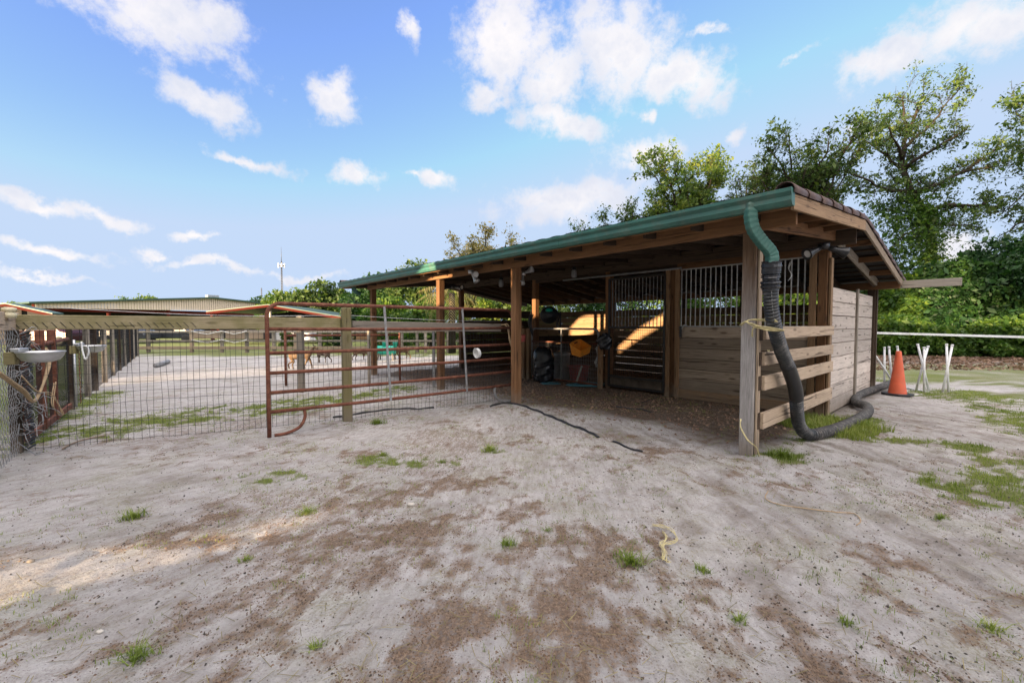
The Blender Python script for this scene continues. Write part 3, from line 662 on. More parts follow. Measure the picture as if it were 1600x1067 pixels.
# fix up the parenting of sub-parts: all sub-part meshes are in world coordinates
for o in (o, o2, o3, o4): o.parent = dr; o.matrix_parent_inverse = Matrix.Translation(-dr.location - barn.location); o.location = (0, 0, 0)
for o in gut.children: o.matrix_parent_inverse = Matrix.Translation(-gut.location - barn.location); o.location = (0, 0, 0)

def wparent(o, par, root=None):         # sub-part given in world coordinates under a part of `root`
    o.parent = par; o.location = (0, 0, 0); r = root.location if root is not None else Vector((0, 0, 0))
    o.matrix_parent_inverse = Matrix.Translation(-par.location - r); return o

# ------------------------------------------------------------------ drain pipe
pp = [P(1206, 404, 4.40), P(1204, 440, 4.44), P(1204, 470, 4.46), P(1209, 505, 4.52), P(1220, 545, 4.66), P(1234, 580, 4.84), P(1243, 610, 4.98), P(1245, 640, 5.1), P(1249, 664, 5.22), G(1262, 678, .09), G(1285, 676, .085), G(1312, 668, .085), G(1340, 655, .085), G(1356, 643, .085), G(1353, 634, .085), G(1338, 628, .085), G(1340, 618, .09), G(1356, 611, .09), G(1380, 603, .09), G(1392, 598, .09)]
path = smooth_path(pp, .011)
def lerpidx(k): return int(k * (len(path) - 1))
root = thing('drain_pipe', 'black corrugated drain pipe hanging from the green downspout and bending along the ground', 'pipe', path[lerpidx(.48)] * 1 - Vector((0, 0, .08)))
i1 = next(i for i, p in enumerate(path) if p.z < .11) + 14
for nm, a, b, mt, lab in (('upper_hose', 14, i1, M['pipe'], None), ('ground_hose', i1 - 1, len(path), M['pipeold'], 'dusty length of hose lying on the ground')):
    seg = path[a:b]; rs = [(.0725, .0725, .061)[i % 3] for i in range(len(seg))]
    if nm == 'upper_hose':
        rs = [r * (1.06 if 200 < i < 215 else 1) for i, r in enumerate(rs)]
    o = MB().tube(seg, rs, 22, True, False).build(nm, mt, root)
    if lab: o['label'] = lab
# tape collar
cseg = path[2:30]; o = MB().tube(cseg, [.072 + .026 * random.random() for _ in cseg], 14, True, False).build('tape_wrap', M['bag'], root)
# pale stripe along the hose and a sleeve
st = [p + Vector((-.025, -.065, 0)) for p in path[20:i1 - 40:4]]
MB().tube(st, .003, 5).build('stripe', M['galv'], root)
sl = path[int(i1 * .50):int(i1 * .72):3]; o = MB().tube(sl, [.075] * len(sl), 20, True, True).build('sleeve', M['black'], root); o['label'] = 'smooth black coupling sleeve'
# coil rope ties on the post
def twine(name, label, pts, r=.006, mat='twine', cat='twine', n=3, spread=.012, parent=None, step=.03):
    mb = MB()
    for k in range(n):
        q = [Vector(p) + Vector((random.uniform(-spread, spread), random.uniform(-spread, spread), random.uniform(-spread, spread))) for p in pts]
        mb.tube(smooth_path(q, step), r, 5)
    o = mb.build(name, M[mat], parent, origin=pts[0] if parent is None else None)
    if parent is None: tag(o, label, cat)
    return o
cp = B(0, 0)
twine('twine', 'yellow baling twine knotted round the weathered corner post and the black pipe', [P(1213, 501, 4.43), P(1190, 500, 4.55), P(1170, 499, 4.55), P(1157, 508, 4.6), P(1165, 503, 4.53), P(1178, 508, 4.5), P(1200, 515, 4.5), P(1224, 517, 4.42), P(1200, 512, 4.45), P(1178, 512, 4.5), P(1176, 526, 4.55)], .005)
twine('twine', 'loose end of yellow twine hanging at the foot of the corner post', [P(1158, 655, 4.62), P(1157, 668, 4.6), P(1168, 688, 4.56), P(1180, 698, 4.55), P(1187, 711, 4.58)], .005, n=2)
twine('twine', 'short yellow twine loop around the second board of the aisle fence', [P(1201, 548, 4.9), P(1202, 560, 4.85), P(1201, 570, 4.9)], .005, n=2)

# ------------------------------------------------------------------ tube gates
def tube_gate(name, label, p0, p1, zs, r, mat, feet=True, braces=(.38, .72), group=None):
    p0 = Vector(p0); p1 = Vector(p1); d = (p1 - p0).normalized(); Lg = (p1 - p0).length
    rt = thing(name, label, 'gate', p0, group)
    at = lambda t, z: p0 + d * t + Vector((0, 0, z))
    zt = zs[0]; cr = .16
    fr = [at(0, .0)] + [at(0, zt - cr)] + [at(cr - cr * math.cos(a), zt - cr + cr * math.sin(a)) for a in np.linspace(.2, math.pi / 2, 7)]
    fr += [at(Lg - cr + cr * math.sin(a), zt - cr + cr * math.cos(a)) for a in np.linspace(0, math.pi / 2 - .1, 7)] + [at(Lg, zt - cr), at(Lg, .0)]
    fr2 = [fr[0]]
    for a, b in zip(fr, fr[1:]):
        k = max(1, int((b - a).length / .5))
        for j in range(1, k + 1): fr2.append(a.lerp(b, j / k))
    MB().tube(fr2, r, 10).build('frame', mat, rt)
    for z in zs[1:]:
        MB().tube([at(.0, z), at(Lg * .33, z - .012), at(Lg * .66, z - .012), at(Lg, z)], r * .92, 10).build('rail', mat, rt)
    for k, b in enumerate(braces):
        n = Vector((d.y, -d.x, 0)) * (r + .006)
        MB().beam(at(Lg * b, zt) + n, at(Lg * b + .09, zs[-1] - .03) + n, .035, .008, d.cross(UPZ)).build('brace', M['rustgrey'], rt)
    if feet:
        for (t0, sg) in ((0, 1), (Lg, -1)):
            ft = smooth_path([at(t0 + sg * .42, zs[-1]), at(t0 + sg * .43, zs[-1] - .12), at(t0 + sg * .36, .08), at(t0 + sg * .2, .02), at(t0 + sg * .06, .015)], .03)
            MB().tube(ft, r * .85, 8).build('skid_foot', M['rustgrey'] if sg < 0 else mat, rt)
    return rt
tube_gate('tube_gate', 'large rusty six rail tube gate standing open beside the stable post', G(421, 683), G(801, 627), (1.73, 1.40, 1.09, .83, .575, .325), .026, M['rust'])
# twine at the gate end and white lid on it
gp0 = G(801, 627)
twine('rope', 'pale rope tied down the hinge end of the rusty tube gate', [gp0 + Vector((-.2, -.05, 1.46)), gp0 + Vector((-.1, -.06, 1.44)), gp0 + Vector((-.05, -.06, 1.2)), gp0 + Vector((.0, -.06, .9)), gp0 + Vector((.03, -.05, .6))], .011, 'rope', 'rope', 3, .02)
lc = P(748, 551, 7.35)
lid = MB().lathe(lc, [(0, 0), (.075, 0), (.085, .01), (.085, .05), (.09, .055), (.085, .062), (.078, .058), (.076, .012), (0, .012)], 24, True, Vector((-.75, -.6, -.15))).build('bucket_lid', M['white'], None, origin=lc)
tag(lid, 'small round white plastic lid hung on the rusty tube gate', 'lid')

# ------------------------------------------------------------------ main wooden fence with wire
FA = Vector((-5.62, 4.80, 0)); FP = G(543, 657); FB = Vector((-.22, 8.12, 0))
mf = thing('paddock_fence', 'mossy top rail fence with dark woven wire crossing the yard to the stable', 'fence', FA)
def sag(a, b, n, dz): return [a.lerp(b, i / n) + Vector((0, 0, -dz * math.sin(math.pi * i / n))) for i in range(n + 1)]
MB().beam(FA + Vector((.0, 0, 1.485)), FP + Vector((-.075, -.02, 1.475)), .045, .165).build('top_rail', M['mossy'], mf, .006)['label'] = 'mossy green top rail'
MB().beam(FP + Vector((.075, .03, 1.44)), FB + Vector((0, 0, 1.40)), .045, .15).build('top_rail', M['grey'], mf, .006)
MB().beam(FP + Vector((0, 0, -.2)), FP + Vector((0, 0, 1.71)), .13, .13, Vector((FB - FA).normalized())).build('post', M['mossy'], mf, .008)
wm = MB()
for (a, b) in ((FA, FP), (FP, FB)):
    ln = (b - a).length; n = int(ln / .068); d = (b - a).normalized()
    for i in range(n):
        q = a + d * (i * .068 + random.uniform(-.006, .006)); x1 = random.gauss(0, .008); x2 = random.gauss(0, .012)
        wm.tube([q + Vector((x1, 0, .01)), q + Vector((x2, 0, .5)), q + Vector((-x2, 0, .95)), q + Vector((0, 0, 1.41))], .0027, 3, False)
    for z in (.03, .15, .27, .38, .50, .62, .74, .86, .98, 1.10, 1.22, 1.33):
        wm.tube([a + d * t + Vector((0, 0, z + .012 * math.sin(t * 2.1 + z * 9) + random.gauss(0, .004))) for t in np.linspace(0, ln, 26)], .0024, 3, False)
wm.build('woven_wire', M['wire'], mf)
# drooping wire ends bent over the rail
we = MB()
for i in range(22):
    q = FA.lerp(FP, i * .022 + .02) + Vector((0, -.03, 1.42))
    we.tube([q, q + Vector((-.04, -.02, .06)), q + Vector((-.10, -.01, .07))], .003, 4, False)
we.build('bent_wire_ends', M['wire'], mf)
# ribbon wire above the fence
MB().tube(sag(FA + Vector((.3, 0, 1.66)), FP + Vector((0, 0, 1.60)), 14, .05) + sag(FP + Vector((0, 0, 1.60)), FB + Vector((0, .05, 1.52)), 10, .02)[1:], .004, 4).build('top_wire', M['galv'], mf)

# ------------------------------------------------------------------ left fence line
LD = Vector((-.62, .785, 0)).normalized(); LF = lambda t, z=0: Vector((-5.62, 4.80, z)) + LD * t
lf_ = thing('side_fence', 'wire fence with dark netting running away along the left side of the pen', 'fence', LF(3.1))
for t, w, mt in ((3.15, .10, 'dark'), (4.9, .13, 'grey'), (5.9, .14, 'dark'), (7.6, .13, 'rail'), (9.4, .12, 'grey'), (11.2, .12, 'dark'), (13, .12, 'grey'), (15, .12, 'dark'), (17, .12, 'rail'), (19.3, .12, 'grey')):
    MB().beam(LF(t, -.1), LF(t, 1.38), w * .75, w * .75, LD).build('post', M['dark' if mt == 'dark' else 'grey'], lf_, .006)
MB().beam(LF(3.15, 1.40), LF(19.3, 1.40), .045, .07).build('top_rail', M['rail'], lf_, .004)
nm_ = MB()
for t in np.arange(3.3, 19.3, .085): nm_.tube([LF(t, .02), LF(t, 1.36)], .0035, 3, False)
for z in np.arange(.05, 1.36, .11): nm_.tube([LF(3.3, z), LF(19.3, z)], .003, 3, False)
nm_.build('netting', M['wire'], lf_)
# near stretch at the frame's left edge
nf = thing('corner_fence', 'short near fence panel of board and loose chain link at the left edge', 'fence', LF(-.15))
MB().beam(LF(-2.2, 1.50), LF(.12, 1.49), .05, .20).build('top_rail', M['rail'], nf, .006)
MB().beam(LF(-.05, -.2), LF(-.05, 1.395), .09, .09, LD).build('post', M['dark'], nf, .008)
MB().beam(LF(-.95, -.2), LF(-.95, 1.38), .08, .08, LD).build('post', M['fresh'], nf, .008)
ch = MB()
nrm = Vector((LD.y, -LD.x, 0))
for k in range(-16, 26):
    a = k * .09
    for sg in (1, -1):
        pts = []
        for i in range(15):
            z = i * .1; t = -2.2 + a + (sg * z if sg > 0 else -z) * .9 + (0 if sg > 0 else 1.3)
            if -2.2 <= t <= .0: pts.append(LF(t, z) + nrm * (.02 + .012 * (i % 2)))
        if len(pts) > 1: ch.tube(pts, .0028, 4, False)
for _ in range(60):
    c0 = LF(random.uniform(-.45, .1), random.uniform(.15, 1.36)) + nrm * random.uniform(.05, .14); pts = [c0]
    for _ in range(5): pts.append(pts[-1] + Vector((random.gauss(0, .05), random.gauss(0, .04), random.gauss(-.02, .06))))
    ch.tube(smooth_path(pts, .03), .004, 4, False)
ch.build('chain_link', M['rustgrey'], nf)
dk = MB()
for k in range(40):
    z = k * .033; dk.tube([LF(-.2, z + .06) + nrm * .09, LF(-.12, z + .09) + nrm * (.13 + .02 * random.random()), LF(.02, z + .06) + nrm * .10], .012, 5, True)
dk.build('netting_roll', M['black'], nf)
twine('rope', 'thick tan rope looped through the chain link at the left edge', [LF(-1.1, 1.0) + nrm * .1, LF(-.6, .75) + nrm * .16, LF(-.25, .62) + nrm * .2, LF(.15, .95) + nrm * .22, LF(.3, 1.15) + nrm * .2], .014, 'rope', 'rope', 2, .02)
twine('rope', 'thin frayed rope dangling below the steel water bowl', [LF(-.5, .9) + nrm * .15, LF(-.2, .7) + nrm * .2, LF(.2, .6) + nrm * .25, LF(.35, .35) + nrm * .3, LF(.1, .5) + nrm * .25, LF(.3, .75) + nrm * .25], .006, 'rope', 'rope', 2, .02)
cj = P(14, 486, 4.55)
jar = MB().lathe(cj + Vector((0, 0, -.075)), [(0, 0), (.055, 0), (.058, .05), (.045, .055), (.045, .07), (.058, .075), (.058, .105), (.03, .115), (0, .115)], 18).build('fence_insulator', M['cream'], None, origin=cj + Vector((0, 0, -.075)))
tag(jar, 'cream plastic cap standing on the mossy corner post', 'insulator')
# rusty pen gate between corner and dark post
pg = thing('pen_gate', 'rusty square tube gate with fine wire next to the steel water bowls', 'gate', LF(.3))
for t in (1.15, 1.85, .35): MB().beam(LF(t, .05), LF(t, 1.38), .085, .06, LD).build('upright', M['rust'], pg, .004)
MB().tube([LF(.35, 1.17), LF(3.0, 1.22)], .028, 10).build('rail', M['rust'], pg)
MB().beam(LF(.35, .09), LF(3.0, .09), .06, .09).build('bottom_rail', M['rust'], pg, .004)
fm = MB()
for t in np.arange(.4, 3.0, .048): fm.beam(LF(t, .1), LF(t, 1.17), .004, .004)
for z in (.35, .6, .85): fm.beam(LF(.4, z), LF(3.0, z), .004, .004)
fm.build('wire_infill', M['wire'], pg)
MB().tube([LF(3.05, 0.05) + nrm * .07, LF(3.05, 1.2) + nrm * .07], .016, 8).build('latch_pole', M['galv'], pg)
chn = MB()
for k in range(26): chn.tube([LF(3.05, 1.15 - k * .04) + nrm * (.12 + .012 * (k % 2)), LF(3.05, 1.11 - k * .04) + nrm * (.12 + .012 * ((k + 1) % 2))], .007, 5)
chn.build('chain', M['rust'], pg)
# water bowls
def bowl(c, r, ax, label):
    rt = thing('water_bowl', label, 'bowl', c, 'steel water bowls on the left fence')
    q = lambda a, z: 1.0
    mb = MB().lathe(c, [(0, -.095), (r * .45, -.092), (r * .78, -.072), (r * .95, -.03), (r, 0), (r * 1.045, .004), (r * 1.045, .014), (r * .99, .012), (r * .93, -.028), (r * .76, -.064), (r * .4, -.082), (0, -.085)], 32)
    o = mb.build('bowl', M['galv'], rt)
    e = Vector(ax); mb = MB().beam(c - e * (r * .8) + Vector((0, 0, .03)), c - e * (r * 1.25) + Vector((0, 0, .03)), .13, .035)
    mb.build('valve_cover', M['galv'], rt, .006)
    MB().beam(c - e * (r * 1.15) + Vector((0, 0, -.05)), c - e * (r * 1.7) + Vector((0, 0, -.05)), .07, .12).build('bracket', M['mossy'], rt, .006)
    return rt
bowl(P(64, 551, 4.15) , .165, (.88, .3, 0), 'large round steel water bowl on the corner post at the left')
bowl(P(143, 541, 6.4), .16, (.9, .25, 0), 'smaller steel water bowl beside the dark post behind the fence wire')
pz = P(128, 545, 6.2)
twine('rope', 'white rope hanging in a loop below the second water bowl', [pz + Vector((0, 0, .1)), pz + Vector((.02, 0, -.05)), pz + Vector((.05, 0, -.16)), pz + Vector((.09, 0, -.05)), pz + Vector((.08, 0, .05))], .012, 'white', 'rope', 1, .005)

# ------------------------------------------------------------------ inner pen pieces
ip = thing('corral_panel', 'rusty pipe rail panel standing inside the pen behind the big gate', 'panel', G(447, 603))
a = G(447, 603); b = G(625, 596)
for q, z1, rr in ((a, 1.40, .03), (b, 1.25, .028)): MB().tube([q, q + Vector((0, 0, z1))], rr, 8).build('upright', M['rust'], ip)
MB().tube([a + Vector((0, 0, 1.2)), b + Vector((0, 0, 1.2))], .027, 8).build('rail', M['rust'], ip)
def fpost(px, py, z, w, mat, label, grp=None):
    q = G(px, py); o = MB().beam(q + Vector((0, 0, -.1)), q + Vector((0, 0, z)), w, w, (0, 1, 0)).build('fence_post', M[mat], None, .006, origin=q)
    return tag(o, label, 'post', grp)
fpost(471, 612, 1.66, .12, 'grey', 'square grey wooden post inside the pen with flat pale top')
fpost(577, 602, 1.45, .06, 'grey', 'thin dark post behind the bright brace of the rusty gate')
fpost(678, 604, 1.3, .06, 'rustgrey', 'thin grey metal post just left of the second stable post')
MB_ = MB()

# ------------------------------------------------------------------ mesh gate and goods in the aisle
g0 = B(6.42, 2.80); g1 = B(4.22, 2.80); d = (g1 - g0).normalized(); Lg = (g1 - g0).length
mg = thing('mesh_gate', 'rusty rounded frame gate with wire mesh closing the storage bay', 'gate', g0)
at = lambda t, z: g0 + d * t + Vector((0, 0, z))
cr = .13
fr = [at(0, .05), at(0, 1.36 - cr)] + [at(cr - cr * math.cos(a), 1.36 - cr + cr * math.sin(a)) for a in np.linspace(.2, math.pi / 2, 6)] + [at(Lg - cr + cr * math.sin(a), 1.36 - cr + cr * math.cos(a)) for a in np.linspace(0, math.pi / 2, 6)] + [at(Lg, .05)]
MB().tube(fr, .024, 8).build('frame', M['rustgrey'], mg)
for z in (.07, 1.02): MB().tube([at(0, z), at(Lg, z)], .022, 8).build('rail', M['rust'], mg)
MB().tube([at(Lg * .48, .07), at(Lg * .48, 1.36)], .02, 8).build('centre_bar', M['rustgrey'], mg)
mm = MB()
for t in np.arange(.05, Lg, .052): mm.beam(at(t, .07), at(t, 1.02), .0045, .0045)
for z in np.arange(.12, 1.0, .10): mm.beam(at(0, z), at(Lg, z), .0045, .0045)
mm.build('wire_mesh', M['rustgrey'], mg)
# bagged bin
c = G(849, 597); bb = MB()
def crink(a, z): return 1 + .05 * math.sin(a * 3 + z * 5) + .03 * math.sin(a * 7 - z * 23 + 2 * math.sin(a * 2)) + .022 * math.sin(z * 61 + 3 * math.sin(a * 2.0)) + .015 * math.sin(a * 17 + z * 31)
pr_ = [(0, 0), (.20, 0), (.24, .04)] + [(.25 + .02 * z, z) for z in np.arange(.08, .62, .035)] + [(.265, .66), (.25, .74), (.22, .82), (.17, .88), (.10, .92), (0, .88)]
bb.lathe(c, pr_, 48, True, None, crink); o = bb.build('trash_bag', M['bag'], None, origin=c, sub=1); tag(o, 'full black rubbish bag bulging in front of the mesh gate', 'rubbish bag')
c = G(877, 593)
rt = thing('metal_bin', 'ribbed galvanized bin behind the mesh gate between bag and red tub', 'bin', c)
MB().lathe(c, [(0, .01), (.19, .01), (.20, .03), (.225, .66), (.24, .68), (.22, .68), (.19, .05), (0, .05)], 48, True, None, lambda a, z: 1 + .012 * math.sin(a * 24)).build('body', M['galv'], rt)
MB().lathe(c + Vector((0, 0, .68)), [(.245, 0), (.245, .03), (.15, .06), (0, .075)], 32).build('lid', M['galv'], rt)
c = G(905, 596, 0) + Vector((0, .1, 0))
rt = thing('muck_tub', 'faded red plastic tub standing behind the mesh gate', 'tub', c)
MB().lathe(c, [(0, .01), (.20, .01), (.215, .03), (.265, .38), (.29, .385), (.29, .40), (.255, .40), (.2, .04), (0, .03)], 32).build('body', M['redtub'], rt)
MB().tube(smooth_path([c + Vector((-.29, 0, .36)), c + Vector((-.31, -.03, .44)), c + Vector((-.25, -.05, .42))], .02), .01, 6).build('handle', M['rope'], rt)
o = MB().beam(c + Vector((-.1, -.30, .02)), c + Vector((.03, -.33, .43)), .045, .01, (0, 1, 0)).build('wood_slat', M['siding'], None, .002, origin=c + Vector((-.1, -.3, 0))); tag(o, 'pale slat leaning across the red tub', 'slat')
# orange crate basket: open box with cut-outs, tilted, hooked on the gate
bc = P(907, 545, 9.75)
rt = thing('feed_basket', 'orange plastic basket hooked on the mesh gate', 'basket', bc)
rotm = Matrix.Rotation(R(40), 3, 'Z') @ Matrix.Rotation(R(-14), 3, 'Y') @ Matrix.Rotation(R(10), 3, 'X')
def ob_(pts): return [bc + rotm @ Vector(p) for p in pts]
w, dp, h = .19, .15, .24
mb = MB()
def panel(a, b, c_, d_, t=.008):
    pts = ob_([a, b, c_, d_]); n = (pts[1] - pts[0]).cross(pts[2] - pts[0]).normalized() * t; mb.prism(pts, n)
panel((-w * .85, -dp * .8, -h / 2), (w * .85, -dp * .8, -h / 2), (w, -dp, h * .2), (-w, -dp, h * .2))
panel((w * .85, dp * .8, -h / 2), (-w * .85, dp * .8, -h / 2), (-w, dp, h * .62), (w, dp, h * .62))
panel((w * .85, -dp * .8, -h / 2), (w * .85, dp * .8, -h / 2), (w, dp, h * .62), (w, -dp, h * .2))
panel((-w * .85, dp * .8, -h / 2), (-w * .85, -dp * .8, -h / 2), (-w, -dp, h * .2), (-w, dp, h * .62))
panel((-w * .85, -dp * .8, -h / 2), (-w * .85, dp * .8, -h / 2), (w * .85, dp * .8, -h / 2), (w * .85, -dp * .8, -h / 2))
mb.build('body', M['orange'], rt)
mb = MB()
for k in (-.05, .0, .05): mb.beam(*ob_([(k, -dp * .93, -.03), (k, -dp * .93, .0)]), .03, .006, rotm @ Vector((0, 1, 0)))
mb.beam(*ob_([(-.05, dp * 1.0 - .012, h * .5), (.06, dp - .012, h * .5)]), .006, .03); mb.build('hand_slot', M['dark'], rt)
MB().tube(smooth_path(ob_([(-w, dp, h * .55), (-w * .5, dp * 1.05, h * .68), (w * .5, dp * 1.05, h * .68), (w, dp, h * .55)]), .03), .009, 6).build('rim', M['orange'], rt)
# plastic sack over the gate end
sc_ = P(945, 533, 9.6); mb = MB(); vs = []
rows = 12; cols = 14
for i in range(rows):
    z = .17 - .36 * i / (rows - 1); wd = .05 + .13 * math.sin(min(1, i / 5) * 1.57) * (1 - max(0, i - 6) / 8)
    for k in range(cols):
        a = 2 * math.pi * k / cols; vs.append(sc_ + Vector((math.cos(a) * wd * (1 + .2 * math.sin(3 * a + i)), math.sin(a) * .05 * (1 + .4 * math.sin(4 * a + i)), z + .02 * math.sin(a * 2))))
mb.add(vs, [(i * cols + k, i * cols + (k + 1) % cols, (i + 1) * cols + (k + 1) % cols, (i + 1) * cols + k) for i in range(rows - 1) for k in range(cols)] + [tuple(range(cols)), tuple(range((rows - 1) * cols, rows * cols))], None, True)
o = mb.build('plastic_sack', M['bag'], None, origin=sc_, sub=1); tag(o, 'crumpled black and grey plastic sack on the corner of the mesh gate', 'sack')
twine('rope', 'white cord bundle hanging on the mesh gate right of the basket', [P(931, 542, 9.9), P(934, 556, 9.88), P(930, 566, 9.9), P(933, 572, 9.9)], .015, 'white', 'rope', 3, .03)
# garden hose coils on the ground
def coil(c, r, n, label, mat='hose', rr=.011):
    mb = MB(); pts = []
    for i in range(int(n * 14)):
        a = i / 14 * 2 * math.pi; q = r * (1 + .28 * math.sin(i * .37)); pts.append(c + Vector((math.cos(a) * q * 1.3, math.sin(a) * q * .8, .02 + .006 * (i // 14) + .01 * random.random())))
    mb.tube(pts, rr, 6); o = mb.build('garden_hose', M[mat], None, origin=c); tag(o, label, 'hose')
coil(G(917, 603), .30, 5, 'teal garden hose coiled on the dirt below the basket')
coil(G(862, 601), .16, 3, 'small blue hose coil in front of the rubbish bag')
# hanging tack: leads and halters on the back post
c = P(858, 492, 11.2)
rt = thing('wall_fan', 'dark round fan with a green cover hung beside the back post', 'fan', c)
for r in (.07, .13, .19, .22): MB().tube([c + Vector((math.cos(a) * r, -.05, math.sin(a) * r)) for a in np.linspace(0, 2 * math.pi, 25)], .006, 5).build('guard_ring', M['black'], rt)
MB().lathe(c, [(0, .0), (.23, 0), (.23, .1), (0, .12)], 24, True, Vector((0, 1, 0))).build('housing', M['black'], rt)
MB().lathe(c + Vector((0, 0, .13)), [(0, .05), (.06, .04), (.1, 0), (.09, -.04), (0, -.05)], 16).build('cover', M['teal'], rt)
for px, lab in ((829, 'bundle of dark lead ropes hanging left of the wall fan'), (873, 'bundle of dark halters hanging right of the wall fan')):
    twine('lead_rope', lab, [P(px, 488, 11.3), P(px - 2, 505, 11.3), P(px + 3, 522, 11.3), P(px + 1, 505, 11.3), P(px + 2, 489, 11.3)], .014, 'black', 'lead rope', 4, .04)
c = P(817, 534, 9.2); o = MB().lathe(c, [(0, 0), (.05, 0), (.06, .15), (0, .155)], 14).build('red_tin', M['redtub'], None, origin=c); 
tag(o, 'small red tin fixed behind the middle stable post', 'tin')

# ------------------------------------------------------------------ floodlights
def flood(c, dirs, mat, label, gl, sc=1.0):
    rt = thing('floodlight', label, 'floodlight', c, 'security lights under the stable roof')
    MB().lathe(c, [(0, -.03 * sc), (.05 * sc, -.03 * sc), (.055 * sc, .03 * sc), (0, .035 * sc)], 16).build('mount', mat, rt)
    for dd in dirs:
        dd = Vector(dd).normalized(); a = c + dd * .05 * sc
        MB().lathe(a, [(0, 0), (.022 * sc, 0), (.03 * sc, .05 * sc), (.032 * sc, .08 * sc), (.06 * sc, .16 * sc), (.062 * sc, .17 * sc), (.054 * sc, .168 * sc), (0, .14 * sc)], 20, True, dd).build('lamp_head', mat, rt)
        MB().lathe(a, [(0, .158 * sc), (.053 * sc, .16 * sc)], 20, True, dd).build('lens', gl, rt)
flood(P(1287, 385, 6.05), [(-1, -.15, -.45), (.9, -.2, -.35)], M['black'], 'black twin spotlight on the stall post under the gable', M['glass'], 1.35)
flood(P(736, 425, 8.5), [(.4, -.8, -.3), (.5, -.3, -.8)], M['galv'], 'pale twin floodlight on the front beam left of the middle post', M['glass'], 1.1)
flood(P(817, 428, 7.85), [(-.1, -.5, -.8), (.5, -.4, .2)], M['galv'], 'pale floodlight just right of the middle post', M['glass'], 1.0)
flood(P(708, 448, 11.3), [(-.8, -.5, -.1), (.8, -.5, -.1)], M['black'], 'small dark twin spotlight on the back row of posts', M['glass'], 1.4)
for (px, py, Y, lab) in ((783, 441, 10.5, 'dim glass jar lamp hanging under the roof left of the middle post'), (897, 426, 9.5, 'dim glass jar lamp hanging under the roof above the mesh gate')):
    c = P(px, py, Y); rt = thing('jar_lamp', lab, 'lamp', c, 'jar lamps hanging from the rafters')
    MB().lathe(c + Vector((0, 0, -.12)), [(0, 0), (.05, .01), (.06, .06), (.055, .16), (.04, .18)], 16).build('jar', M['rustgrey'], rt)
    MB().lathe(c + Vector((0, 0, .06)), [(.05, 0), (.05, .05), (0, .07)], 12).build('cap', M['black'], rt)
    MB().tube([c + Vector((0, 0, .1)), c + Vector((0, 0, .45))], .006, 5).build('cord', M['black'], rt)
# loose halter on the grille
twine('lead_rope', 'thin pale cord hanging on the stall bars right of the downspout', [P(1236, 408, 6.6), P(1232, 420, 6.6), P(1237, 430, 6.58), P(1231, 438, 6.6)], .005, 'white', 'cord', 2, .01)
lk = B(2.3, 2.9, 1.33)
rt = thing('door_latch', 'dark latch and chain on the stall wall beside the door post', 'latch', lk)
MB().beam(lk + Vector((0, 0, -.12)), lk + Vector((0, 0, .1)), .05, .02, E_V).build('plate', M['black'], rt, .003)
MB().tube(smooth_path([lk, lk + Vector((.05, -.03, .12)), lk + Vector((.12, -.03, .1))], .02), .01, 6).build('hook', M['galv'], rt)

# ------------------------------------------------------------------ cone, jump stands, white rail
c = G(1402, 617)
rt = thing('traffic_cone', 'tall faded orange traffic cone on a black base beside the stable', 'traffic cone', c)
MB().lathe(c, [(.155, .035), (.15, .06), (.128, .2), (.102, .42), (.076, .64), (.050, .85), (.044, .90), (.038, .915), (.03, .90), (.025, .86)], 40).build('cone_body', M['cone'], rt)
sq = []
mb = MB()
for k in range(8):
    a = R(45 * k + 22.5 + 30); sq.append(c + Vector((math.cos(a) * .26, math.sin(a) * .26, .002)))
mb.prism(sq, (0, 0, .04)); mb.build('base', M['black'], rt, .006)
def stand(name, label, pipes, Y, grp='white pipe jump stands'):
    pts = [(P(x0, y0, Ya), P(x1, y1, Yb)) for (x0, y0, x1, y1, Ya, Yb) in pipes]
    low = min((q for pr in pts for q in pr), key=lambda q: q.z)
    rt = thing(name, label, 'jump stand', (low.x, low.y, 0), grp)
    for (p, q) in pts:
        MB().tube([p, q], .021, 10).build('pipe', M['white'], rt)
        for e in (p,): MB().tube([e + Vector((0, 0, -.03)), e + Vector((0, 0, .012))], .0245, 10).build('end_cap', M['white'], rt)
    return rt
stand('jump_stand', 'crossed white pipe stand just right of the orange cone', [(1434, 538, 1452, 613, 9.3, 9.15), (1450, 541, 1431, 611, 9.25, 9.3), (1444, 543, 1444, 614, 9.2, 9.12), (1417, 606, 1452, 613, 9.6, 9.1)], 9.2)
stand('jump_stand', 'narrow crossed white pipe stand farthest right of the cone', [(1479, 538, 1482, 616, 9.1, 9.0), (1488, 539, 1472, 615, 9.05, 9.05)], 9.0)
stand('jump_stand', 'white pipe stand behind the orange cone next to the stable corner', [(1382, 543, 1382, 605, 9.9, 9.9), (1389, 542, 1393, 590, 9.95, 9.95), (1402, 541, 1408, 590, 9.8, 9.8), (1366, 553, 1392, 592, 9.7, 9.9)], 9.8)
twine('rope', 'white cord trailing on the ground from the cone', [G(1414, 607), G(1422, 615), G(1430, 617), G(1440, 616)], .012, 'white', 'cord', 1, .003)
rt = thing('white_rail', 'long white rail fence crossing in front of the hedge', 'fence', P(1480, 550, 15))
MB().beam(P(1340, 519.5, 15.6), P(1720, 530, 14), .03, .075).build('rail', M['whitefence'], rt, .004)
for x, Y in ((1345, 15.6), (1715, 14)):
    q = P(x, 523, Y); MB().beam(Vector((q.x, q.y + .06, 0)), Vector((q.x, q.y + .06, 1.25)), .09, .09).build('post', M['whitefence'], rt, .005)

